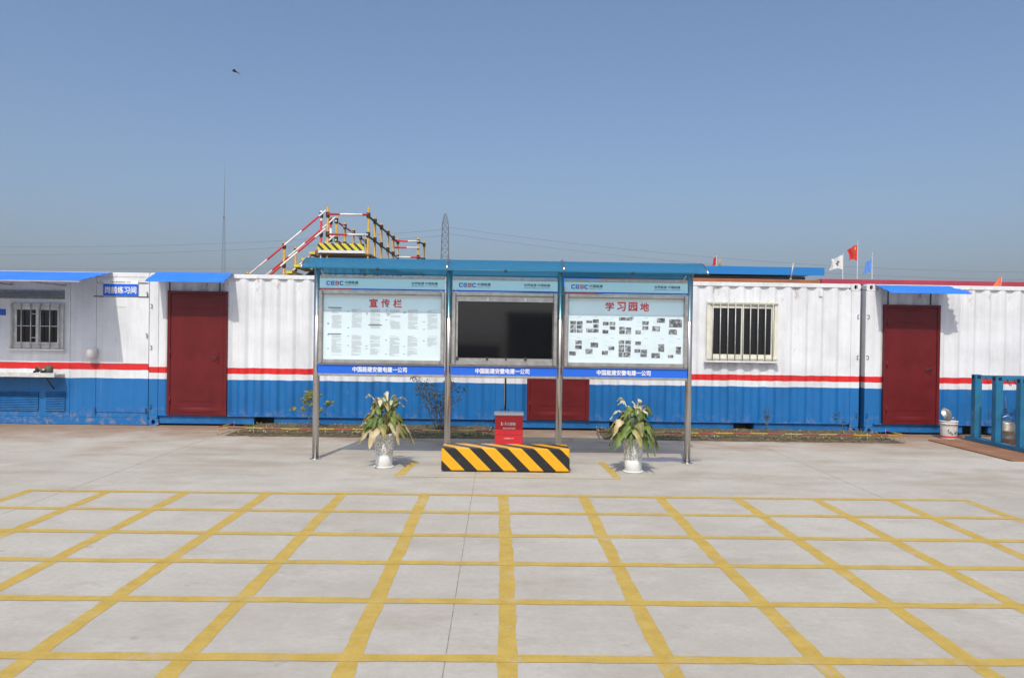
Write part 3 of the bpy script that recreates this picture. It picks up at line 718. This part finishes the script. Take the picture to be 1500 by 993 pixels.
potted(-1.374, 9.60, 'peace lily with many withered tan leaves in a white patterned pot below the small-text panel', 5, 1.0, (.46, .28, .26))
potted(1.655, 9.47, 'greener peace lily in a white patterned pot below the panel of photographs', 21, .92, (.66, .22, .12))

# ------------------------------------------------------------------ planting beds
def bed(x0, x1, y0, y1, seed):
    rn = random.Random(seed)
    nx, ny = int((x1-x0)/.07), int((y1-y0)/.07)
    hh = {}
    def fn(u, v):
        e = min(u*(x1-x0), (1-u)*(x1-x0), v*(y1-y0)*1.2, .25)/.25
        k = (round(u*nx), round(v*ny)); h = hh.setdefault(k, rn.random())
        return (x0+(x1-x0)*u+rn.uniform(-.02, .02), y0+(y1-y0)*v+(rn.uniform(-.03, .03)), .005+.05*e+.03*e*h)
    struct('soil_bed', 'soil', MB().grid(fn, nx, ny))
    q = MB()
    for _ in range(int((x1-x0)*60)):
        cx, cy = rn.uniform(x0+.05, x1-.05), y0+(y1-y0)*rn.random()**1.6; z = .045+.035*rn.random(); s = rn.uniform(.01, .028); an = rn.random()*6
        c, d = math.cos(an)*s, math.sin(an)*s
        q.add([(cx-c, cy-d, z), (cx+d*.6, cy-c*.6, z+s*.6), (cx+c, cy+d, z+s*.2), (cx-d*.6, cy+c*.6, z+s*.9)], [(0, 1, 2, 3)])
    l_ = q.build('leaf_litter', 'leaf_tan'); tag(l_, kind='stuff')
    q = MB()
    for _ in range(int((x1-x0)*420)):
        cx, cy = rn.uniform(x0+.05, x1-.05), y0+(y1-y0)*rn.random(); an = rn.random()*6; hgt = rn.uniform(.02, .06)
        c, d = math.cos(an)*.004, math.sin(an)*.004; lx, ly = rn.uniform(-.03, .03), rn.uniform(-.03, .03)
        q.add([(cx-c, cy-d, .045), (cx+c, cy+d, .045), (cx+lx, cy+ly, .06+hgt)], [(0, 1, 2)])
    tag(q.build('grass_tufts', 'shrub_leaf'), kind='stuff')
bed(-4.22, .02, 12.22, 13.36, 1); bed(1.70, 6.45, 12.30, 13.36, 2)
def bed_rail(x0, x1, yf, label):
    t = thing('bed_rail', label, 'edging rail', ((x0+x1)/2, yf, 0), 'low edging rails round the soil beds')
    n = int((x1-x0)/.5); rn = random.Random(int(x0*10))
    pts = [(x0+(x1-x0)*i/n, yf, .118+rn.uniform(-.008, .008)) for i in range(n+1)]
    tube('cord', 'redyellow', t, pts, .010, 8)
    tube('cord', 'redyellow', t, [(x0, yf, .12), (x0+.03, 12.95, .11)], .011, 8); tube('cord', 'redyellow', t, [(x1, yf, .12), (x1-.02, 12.95, .11)], .011, 8)
    for x in [x0, x1] + [x0+(x1-x0)*(k+.5)/4 for k in range(4)]: tube('stake', 'bars', t, [(x, yf+.013, 0), (x, yf+.013, .135)], .006, 6)
    for x in (x0+.03, x1-.02): tube('stake', 'bars', t, [(x, 12.965, 0), (x, 12.965, .13)], .006, 6)
bed_rail(-4.35, .10, 12.28, 'red and yellow edging rail round the soil bed with the shrubs')
bed_rail(1.62, 6.50, 12.36, 'red and yellow edging rail round the soil bed below the barred window')
def leaves_at(q, rn, c, rad, n, size):
    for _ in range(n):
        while True:
            d = Vector((rn.uniform(-1, 1), rn.uniform(-1, 1), rn.uniform(-1, 1)))
            if d.length <= 1: break
        p = Vector(c)+Vector((d.x*rad[0], d.y*rad[1], d.z*rad[2])); a = Vector((rn.gauss(0, 1), rn.gauss(0, 1), rn.gauss(0, .6))).normalized()
        e = a.cross(Vector((rn.gauss(0, 1), rn.gauss(0, 1), rn.gauss(0, 1)))).normalized(); s = size*rn.uniform(.6, 1.3)
        q.add([p-a*s, p+e*s*.42+a*s*.1, p+a*s, p-e*s*.42+a*s*.1], [(0, 1, 2, 3)])
def shrub(name, label, base, stems, clumps, mat, seed, size, sr=.008):
    rn = random.Random(seed); t = thing(name, label, 'shrub', base)
    for s in stems: tube('stem', 'twig', t, [(base[0]+p[0], base[1]+p[1], base[2]+p[2]) for p in s], [sr*(1-.6*i/(len(s)-1)) for i in range(len(s))], 5)
    q = MB()
    for c, rad, n in clumps: leaves_at(q, rn, (base[0]+c[0], base[1]+c[1], base[2]+c[2]), rad, n, size)
    q.build('crown', mat, t)
shrub('young_shrub', 'young shrub with yellow-green round crown on a thin stem in soil bed', (-3.05, 12.72, .05),
      [[(0, 0, 0), (.01, 0, .15), (.05, .01, .3), (.08, 0, .48)], [(.02, 0, .14), (.14, .02, .22), (.26, .03, .34), (.36, .02, .42)], [(.05, 0, .3), (-.04, .02, .40), (-.08, 0, .48)], [(.01, 0, .18), (-.10, .03, .27), (-.24, 0, .33)]],
      [((.06, 0, .56), (.16, .12, .10), 210), ((-.05, 0, .47), (.08, .08, .06), 50), ((.10, 0, .42), (.09, .08, .07), 60), ((-.25, 0, .335), (.05, .05, .035), 26), ((-.07, 0, .335), (.06, .05, .035), 22), ((.34, 0, .43), (.08, .06, .05), 46), ((.17, 0, .34), (.05, .05, .05), 22)], 'shrub_leaf', 4, .029)
rs_ = random.Random(9); st = []; cl = []
for k in range(14):
    ax = rs_.uniform(-.36, .40); ay = rs_.uniform(-.2, .2); hz = rs_.uniform(.55, .90); b0_ = rs_.uniform(-.05, .08)
    st.append([(b0_, 0, 0), (b0_+ax*.35, ay*.4, hz*.35), (b0_+ax*.75, ay*.8, hz*.7), (b0_+ax, ay, hz)])
    cl.append(((b0_+ax, ay, hz), (.10, .08, .08), 34)); cl.append(((b0_+ax*.8, ay*.8, hz*.75), (.11, .08, .09), 24)); cl.append(((b0_+ax*.5, ay*.5, hz*.5), (.10, .08, .10), 12))
shrub('sparse_shrub', 'sparse dark multi-stemmed shrub in soil bed behind the notice board post', (-.92, 12.62, .05), st, cl, 'shrub_dark', 6, .022, .007)
shrub('sapling', 'small leafy sapling in soil bed just below the barred window', (4.42, 12.78, .05), [[(0, 0, 0), (.005, 0, .2), (.0, 0, .42)]], [((0, 0, .32), (.05, .05, .14), 60), ((.0, 0, .16), (.03, .03, .08), 12)], 'shrub_dark', 2, .020, .005)
shrub('sapling', 'bent thin sapling in soil bed by the dark gap between containers', (5.68, 12.8, .05), [[(0, 0, 0), (.0, 0, .16), (-.09, 0, .30), (-.14, 0, .40)], [(0, 0, .14), (.03, 0, .25)]], [((-.10, 0, .33), (.06, .03, .08), 30), ((.02, 0, .22), (.04, .03, .05), 16)], 'shrub_dark', 3, .022, .005)

# ------------------------------------------------------------------ right-hand side: plate, rack, pail, keg
pl = MB().box(7.03, 10.2, 10.60, 12.66, .003, .018).build('steel_plate', 'rust_plate'); tag(pl, 'rusty brown steel plate lying on the concrete under the blue rack', 'steel plate')
rk = thing('steel_rack', 'teal blue steel rack frame with paired square posts on the rusty plate', 'rack', (7.8, 11.6, .018))
for xx in (7.66, 9.36): box('base_beam', 'rack', rk, xx, xx+.13, 10.15 if xx > 9 else 10.66, 12.72, .0185, .085, b=.004)
for k, yy in enumerate((12.46, 11.93, 11.36, 10.78)):
    for xx in (7.665, 9.37):
        po = box('post', 'rack', rk, xx, xx+.11, yy, yy+.11, .086, 1.095, b=.004)
        box('tube_end', 'black', po, xx+.014, xx+.096, yy+.014, yy+.096, 1.0945, 1.0965)
        box('tube_mouth', 'black', po, xx+.03, xx+.085, yy-.002, yy+.0, 1.03, 1.085); box('tube_mouth', 'black', po, xx-.002, xx, yy+.03, yy+.085, 1.03, 1.085)
    bm = box('cross_beam', 'rack', rk, 7.778, 9.368, yy+.01, yy+.075, 1.025, 1.085, b=.004)
    for h in range(12):
        hx = 7.84+.11*h
        tube('hook', 'dark_iron', bm, [(hx, yy+.004, 1.05), (hx, yy-.02, 1.0), (hx+.02, yy-.03, .955), (hx+.045, yy-.025, .975)], .006, 6)
    box('side_beam', 'rack', rk, 7.69, 7.76, yy-.44, yy-.002, 1.02, 1.075) if k < 0 else None
kg = thing('steel_keg', 'dull steel keg standing inside the blue rack', 'keg', (8.06, 12.30, .018))
MB().lathe([(.12, 0), (.135, .01), (.14, .08), (.146, .09), (.14, .10), (.14, .20), (.146, .21), (.14, .22), (.132, .30), (.12, .32), (.12, .345), (.108, .345), (.108, .315)], (8.06, 12.30, .0185), 26).build('body', 'keg', kg, True)
tube('handle', 'tin', kg, [(7.95, 12.28, .36), (7.98, 12.25, .44), (8.08, 12.25, .47), (8.16, 12.28, .36)], .008)
bk = thing('plastic_pail', 'scuffed white plastic pail with printed leaves beside the red door', 'pail', (7.52, 12.93, 0))
MB().lathe([(.118, .003), (.122, .012), (.130, .20), (.133, .25), (.140, .252), (.140, .262), (.134, .265), (.136, .285), (.142, .287), (.142, .302), (.132, .303), (.124, .28), (.115, .03)], (7.52, 12.93, 0), 28).build('bucket', 'pail', bk, True)
q = MB()
for dx, zz, an in ((-.05, .12, .5), (-.02, .10, 2.4), (.05, .12, .7), (.03, .11, 2.3), (-.07, .15, 1.2)):
    c, s = math.cos(an)*.035, math.sin(an)*.035; yy = 12.93-math.sqrt(.132**2-dx*dx)-.004
    q.add([(7.52+dx-c, yy, zz-s), (7.52+dx+s*.3, yy, zz-c*.3), (7.52+dx+c, yy, zz+s), (7.52+dx-s*.3, yy, zz+c*.3)], [(0, 1, 2, 3)])
q.build('leaf_print', 'pail_green', bk)
MB().lathe([(.1215, .028), (.1235, .03), (.1255, .058), (.1235, .06)], (7.52, 12.93, 0), 28, False).build('red_print_band', 'print_red', bk, True)
pt = thing('tin_lid', 'dented bare tin pan leaning on the rim of the white pail', 'tin pan', (7.52, 12.95, .303))
ob = MB().lathe([(.001, .03), (.07, .034), (.095, .0), (.105, -.006), (.11, .0), (.098, .008), (.07, .044), (.001, .04)], (7.52, 12.95, .303), 24, False).build('pan', 'tin', pt, True)
ob.rotation_euler = (R(62), R(8), R(12)); ob.location = (-.02, .02, .105)
k_ = tube('pan_handle', 'tin', pt, [(7.52, 12.90, .33), (7.56, 12.87, .36), (7.60, 12.88, .33)], .007)
shrub('leafy_plant', 'tall leafy green plant between the blue rack and the container', (9.02, 12.98, 0), [[(0, 0, 0), (.02, 0, .4), (0, 0, .95)], [(.02, 0, .35), (-.12, -.05, .6), (-.16, 0, .8)], [(.02, 0, .4), (.16, .03, .7)]], [((-.02, -.02, .82), (.22, .18, .20), 200), ((-.1, 0, .55), (.12, .12, .12), 40)], 'shrub_dark', 12, .035)
shrub('dry_plant', 'dark bare plant with few leaves behind the keg', (8.45, 13.05, 0), [[(0, 0, 0), (.02, 0, .3), (-.10, 0, .55)], [(0, 0, .2), (.12, 0, .5), (.08, 0, .72)], [(.0, 0, .1), (-.14, 0, .34), (-.2, 0, .5)]], [((0, 0, .5), (.16, .1, .16), 26)], 'shrub_dark', 15, .03)

# ------------------------------------------------------------------ scaffold crossing bridge behind
sb = thing('scaffold_bridge', 'scaffold stair bridge with yellow posts and red and white rails behind containers', 'scaffold', (-4.3, 24, -.12))
XL, XR, ZD = -4.80, -3.67, 3.86
ysp = [22, 23.17, 24.45, 25.9, 27.2, 28.4]
def clamp(x, y, z, par): MB().tube([(x, y, z-.07), (x, y, z+.07)], .055, 8).build('clamp', 'clamp', par)
for yy in ysp:
    for x in (XL, XR):
        tp = 5.10 if yy == 22 else 5.0
        p = tube('post', 'yellow_tube', sb, [(x, yy, -.12), (x, yy, tp)], .034, 8)
        for z in (4.87, 4.33): clamp(x, yy, z, p)
for z in (4.88, 4.32):
    tube('rail', 'redwhite', sb, [(XL, 21.95, z), (XR, 21.95, z)], .03, 8)
    for x in (XL, XR): tube('rail', 'clamp' if x == XR else 'redwhite', sb, [(x, 23.1 if x == XL else 21.98, z-.03), (x, 28.5, z-.03)], .028, 8)
kb = box('kick_board', 'kick', sb, -5.05, -3.76, 21.90, 21.925, 3.88, 4.07)
box('deck_edge', 'white', sb, -5.03, -3.74, 21.88, 21.93, 3.80, 3.872)
for k in range(6): box('deck_board', 'timber', sb, -5.02, -3.60, 21.94+.24*k, 22.17+.24*k, 3.76, 3.80)
for k in range(26): box('deck_board', 'timber', sb, -4.86, -3.60, 23.40+.195*k, 23.585+.195*k, 3.74, 3.78)
for yy in (22.0, 23.2): tube('ledger', 'clamp', sb, [(-5.0, yy, 3.70), (-3.6, yy, 3.70)], .03, 8)
# descending flight to the left
xa_, za_, xb_, zb_ = -5.0, 3.86, -7.9, 1.36
sl = (za_-zb_)/(xa_-xb_)
for yy, tops in ((21.95, (4.86, 4.36)), (23.2, (4.88, 4.36))):
    for zt in tops:
        x_s = -4.84 if yy < 22 else -4.80
        tube('rail', 'redwhite', sb, [(x_s, yy, zt+.12), (-7.9, yy, zt+.12+(-7.9-x_s)*sl)], .028, 8)
    for x in (-4.98, -6.0, -7.0):
        z_ = za_+(x-xa_)*sl; p = tube('post', 'yellow_tube' if x < -5 else 'redwhite', sb, [(x, yy+.05, -.12), (x, yy+.05, z_+1.05+.05)], .033, 8)
        for dz in (.98, .45): clamp(x, yy+.05, z_+dz, p)
    if yy > 22.5: MB().add([(xa_, yy-.02, za_), (xa_, yy+.02, za_), (xb_, yy+.02, zb_), (xb_, yy-.02, zb_), (xa_, yy-.02, za_-.25), (xa_, yy+.02, za_-.25), (xb_, yy+.02, zb_-.25), (xb_, yy-.02, zb_-.25)],
             [(0, 3, 2, 1), (4, 5, 6, 7), (0, 4, 7, 3), (1, 2, 6, 5), (0, 1, 5, 4), (3, 7, 6, 2)]).build('stringer', 'clamp' if yy < 22.5 else 'clamp', sb)
for k in range(13):
    x = xa_-.12-.21*k; z = za_+(x-xa_)*sl
    tr_ = box('tread', 'timber', sb, x-.14, x+.12, 21.98, 23.17, z-.03, z)
    box('nosing', 'yellow_tread', tr_, x-.16, x+.0, 21.9, 23.15, z+.001, z+.07)
# landing to the right at the far end
for x, yy in ((-2.89, 28.0), (-2.78, 29.0)):
    p = tube('post', 'yellow_tube', sb, [(x, yy, -.12), (x, yy, 5.0)], .034, 8)
    for z in (4.85, 4.30): clamp(x, yy, z, p)
for z in (4.85, 4.62, 4.28): tube('rail', 'redwhite', sb, [(-3.75, 27.95, z), (-2.85, 27.95, z)], .03, 8)
for z in (4.85, 4.30): tube('rail', 'clamp', sb, [(-2.89, 28, z), (-2.78, 29, z)], .028, 8)
for k in range(5): box('deck_board', 'timber', sb, -3.58, -2.75, 28.0+.2*k, 28.18+.2*k, 3.74, 3.78)
for x in (-4.3, -3.9, -3.2): tube('brace', 'clamp', sb, [(x, 23.3, 3.7), (x+.5, 26.5, 2.6)], .028, 8)

# ------------------------------------------------------------------ buildings behind
bb = thing('site_office', 'long low site office with bright blue roof edge behind containers', 'building', (6.7, 26, -.12))
box('wall', 'grey_wall', bb, 2.6, 10.35, 26.4, 31, -.12, 3.69)
box('roof', 'roof_blue', bb, 2.3, 10.78, 25.9, 31.3, 3.79, 3.95, b=.01)
box('fascia', 'roof_blue', bb, 2.3, 10.78, 25.86, 25.895, 3.70, 3.96)
for k in range(6): 
    wnd = box('window', 'cream', bb, 3.2+1.2*k, 3.9+1.2*k, 26.36, 26.398, 1.2, 2.3); box('pane', 'glass', wnd, 3.26+1.2*k, 3.84+1.2*k, 26.345, 26.358, 1.26, 2.24)
box('roof_vent', 'roof_blue', bb, 7.2, 7.36, 26.5, 26.7, 3.951, 4.02)
sd = thing('storage_shed', 'low storage shed with rust-brown roof edge behind the barred window container', 'shed', (4.9, 18, -.12))
box('wall', 'grey_wall', sd, 2.5, 7.34, 18.05, 20, -.12, 2.84); box('roof', 'brown_roof', sd, 2.35, 7.38, 17.9, 20.1, 2.845, 2.97, b=.01)
sd = thing('storage_shed', 'low storage shed with crimson roof edge behind the container with torn awning', 'shed', (10.2, 18, -.12))
box('wall', 'grey_wall', sd, 7.5, 14.9, 18.05, 20, -.12, 2.86); box('roof', 'crimson_roof', sd, 7.40, 15.0, 17.9, 20.1, 2.865, 3.0, b=.01)

# containers across the yard behind the camera (mirrored in the display glass)
t = thing('storage_container', 'dark green container across the yard, mirrored in the black display glass', 'container', (3.6, -17, 0))
M['dark_green'] = plain('dark_green_paint', (.03, .07, .06), .5, var=.2)
corrugated(.4, 6.4, -16.0, .15, 2.5).build('corrugated_wall', 'dark_green', t); box('roof', 'dark_green', t, .3, 6.5, -18.4, -15.95, 2.502, 2.59)
box('body', 'dark_green', t, .45, 6.35, -18.3, -16.1, .0, 2.5); box('base_rail', 'dark_green', t, .3, 6.5, -16.08, -15.94, 0, .148)
t = thing('boundary_wall', 'low grey wall across the yard, mirrored in the black display glass', 'wall', (-7, -20, -.12)); box('wall', 'grey_wall', t, -16, .1, -20.2, -20, -.12, 1.0); box('coping', 'white', t, -16.05, .15, -20.25, -19.95, 1.002, 1.07)

# flags
def flag(name, label, x, y, ztop, zpole, fx, fz, mat, seed, star=False, logo_=False):
    t = thing('flagpole', label, 'flagpole', (x, y, -.12), 'flagpoles beyond the sheds')
    p = tube('pole', 'pole', t, [(x, y, -.12), (x, y, zpole)], .03, 8)
    MB().lathe([(.02, 0), (.06, .03), (.06, .08), (.01, .11)], (x, y, zpole), 8).build('finial', 'pole', p, True)
    rn = random.Random(seed); ph = rn.random()*6
    def fn(u, v, dy=0.):
        droop = fz*(.55*u**1.3)
        return (x-.03-fx*u*(1-.12*math.sin(v*3+ph)), y+dy+.14*math.sin(u*9+ph+v*2)*u**.5, ztop-fz*v*(1-.25*u)-droop*.55+.05*math.sin(u*6+v*5+ph))
    c = MB().grid(fn, 12, 10).build('cloth', mat, p, True)
    if star:
        def st(u0_, v0_, r): return [fn(u0_+r*(1 if i % 2 == 0 else .4)*math.sin(i*math.pi/5)*.66, v0_-r*(1 if i % 2 == 0 else .4)*math.cos(i*math.pi/5), -.03) for i in range(10)]
        q = MB()
        for a_ in ((.2, .25, .17), (.36, .1, .05), (.42, .2, .05), (.42, .33, .05), (.36, .44, .05)): q.add(st(*a_), [tuple(range(10))])
        q.build('star', 'star', c)
    if logo_:
        q = MB()
        q.add([fn(.30, .35, -.04), fn(.52, .25, -.04), fn(.48, .5, -.04), fn(.6, .52, -.04), fn(.35, .8, -.04), fn(.42, .55, -.04)], [(0, 1, 2, 5), (5, 2, 3, 4)]); q.build('emblem', 'print_dark', c)
flag('flag', 'white flag with dark emblem on a pole beyond the blue-roofed office', 26.43, 60, 7.95, 8.2, 1.0, 1.05, 'flag_white', 1, logo_=True)
flag('flag', 'red flag with yellow stars on the tallest pole', 27.55, 60, 8.78, 9.2, .72, 1.15, 'flag_red', 2, star=True)
flag('flag', 'light blue flag on a pole beyond the crimson-edged shed', 28.70, 60, 7.75, 8.3, .62, 1.1, 'flag_blue', 3)
flag('flag', 'tiny red flag above the left part of the blue roof', 16.65, 60, 7.75, 7.9, .28, .75, 'flag_red', 4)
t = thing('pennant', 'orange pennant sticking up from roof of the container with torn awning', 'pennant', (8.95, 13.9, 2.57))
tube('stick', 'pole', t, [(8.97, 13.9, 2.57), (8.99, 13.9, 2.80)], .006, 6)
MB().grid(lambda u, v: (8.985-.02*v-.14*u*(v**.8), 13.9+.02*math.sin(u*8), 2.795-.21*v), 4, 5).build('cloth', 'flag_orange', t)
an = thing('roof_antenna', 'thin pale slanting antenna rod on the brown-edged shed roof', 'antenna', (6.72, 18, 2.97)); tube('rod', 'pole', an, [(6.72, 18.0, 2.972), (6.78, 18.0, 3.36)], .018, 6); tube('foot', 'pole', an, [(6.72, 18.0, 2.971), (6.72, 18.0, 3.0)], .03, 6)
an = thing('yellow_post', 'short yellow post standing on the blue office roof', 'post', (7.46, 26.5, 3.952)); tube('post', 'yellow_tube', an, [(7.46, 26.5, 3.952), (7.47, 26.5, 4.25)], .03, 6); tube('foot', 'clamp', an, [(7.46, 26.5, 3.9515), (7.46, 26.5, 3.99)], .05, 6)

# pylon, mast, wires
def lattice(t, cx, cy, prof_, r, bays):
    legs = []
    for sx, sy in ((-1, -1), (1, -1), (1, 1), (-1, 1)):
        tube('leg', 'lattice', t, [(cx+sx*w_, cy+sy*w_, z) for z, w_ in prof_], r*1.3, 5)
    def wat(z):
        for (za, wa), (zb, wb) in zip(prof_, prof_[1:]):
            if za <= z <= zb: return wa+(wb-wa)*(z-za)/(zb-za)
        return prof_[-1][1]
    z = prof_[0][0]; ztop = prof_[-1][0]
    while z < ztop-.4:
        w0 = wat(z); z2 = min(ztop, z+max(1.0, w0*1.6)*bays); w1 = wat(z2); q = MB(); c = [(-1, -1), (1, -1), (1, 1), (-1, 1)]
        for k in range(4):
            a_, b_ = c[k], c[(k+1) % 4]
            q.tube([(cx+a_[0]*w0, cy+a_[1]*w0, z), (cx+b_[0]*w1, cy+b_[1]*w1, z2)], r*.75, 4); q.tube([(cx+b_[0]*w0, cy+b_[1]*w0, z), (cx+a_[0]*w1, cy+a_[1]*w1, z2)], r*.75, 4)
            q.tube([(cx+a_[0]*w1, cy+a_[1]*w1, z2), (cx+b_[0]*w1, cy+b_[1]*w1, z2)], r*.75, 4)
        q.build('lattice_bay', 'lattice', t); z = z2
py = thing('power_pylon', 'distant grey lattice power pylon rising behind the blue canopy', 'pylon', (-20.8, 300, -.12))
lattice(py, -20.8, 300, [(-.12, 3.2), (14, 2.2), (26, 1.5), (42, 1.15), (45, .75), (46.6, .25)], .085, 1.25)
ms = thing('radio_mast', 'very tall thin distant radio mast with pointed top', 'mast', (-87.2, 250, -.12))
lattice(ms, -87.2, 250, [(-.12, .62), (18, .50), (36, .24), (37, .12)], .018, 2.4)
tube('spire', 'lattice', ms, [(-87.2, 250, 36.9), (-87.2, 250, 46), (-87.2, 250, 54.3)], [.09, .06, .02], 6)
for z in (18, 36.5): MB().tube([(-87.2, 250, z), (-87.2, 250, z+.5)], .30, 8).build('mast_ring', 'lattice', ms)
def wire(label, x0, z0, x1, z1, sag, y=300, r=.05):
    pts = [(x0+(x1-x0)*i/30, y, z0+(z1-z0)*i/30-sag*4*(i/30)*(1-i/30)) for i in range(31)]
    o = MB().tube(pts, r, 5).build('power_line', 'wire', None, True)
    tag(o, label, 'power line', 'overhead lines at the pylon')
wire('upper overhead line running left from the pylon toward the radio mast', -290, 33.5, -20.9, 40.6, 5.2); wire('lower overhead line running left from the pylon toward the radio mast', -290, 30, -20.9, 38.3, 5.2)
wire('upper overhead line running right from the pylon above the flags', -20.9, 41.6, 330, 33, 9.0); wire('lower overhead line running right from the pylon above the flags', -20.9, 39.2, 330, 30.5, 9.5)
wire('lowest distant overhead line just above the container roofs', -290, 22.8, -20.9, 26.5, 1.2, r=.04)
wire('lowest distant overhead line behind the blue canopy', -20.9, 27, 330, 24.5, 4, r=.04)

# bird
bd_ = thing('bird', 'small dark bird gliding alone in the open sky', 'bird', (-13.5, 40, 14.64))
MB().tube([(-13.66, 40, 14.68), (-13.60, 40, 14.67), (-13.5, 40, 14.64), (-13.38, 40, 14.60), (-13.32, 40, 14.57)], [.008, .035, .05, .03, .01], 8).build('body', 'bird', bd_, True)
for s in (-1, 1):
    MB().add([(-13.57, 40+s*.03, 14.66), (-13.42, 40+s*.03, 14.62), (-13.40, 40+s*.22, 14.67), (-13.34, 40+s*.42, 14.60), (-13.47, 40+s*.28, 14.68),
              (-13.57, 40+s*.03, 14.65), (-13.42, 40+s*.03, 14.61), (-13.40, 40+s*.22, 14.66), (-13.34, 40+s*.42, 14.595), (-13.47, 40+s*.28, 14.67)],
             [(0, 1, 2, 4), (4, 2, 3), (5, 9, 7, 6), (9, 8, 7), (0, 4, 9, 5), (4, 3, 8, 9), (1, 6, 7, 2), (2, 7, 8, 3)]).build('wing', 'bird', bd_)

# ------------------------------------------------------------------ air
g = N('haze'); g.t.nodes.remove(g.b); vp = g.n('ShaderNodeVolumePrincipled'); vp.inputs['Color'].default_value = (.86, .90, .95, 1)
vp.inputs['Density'].default_value = .0009; vp.inputs['Anisotropy'].default_value = .2
g.l(vp.outputs[0], g.o.inputs['Volume']); M['haze'] = g.m
tag(MB().box(-2520, 2520, -920, 3220, -1.2, 62).build('haze', 'haze'), kind='stuff')
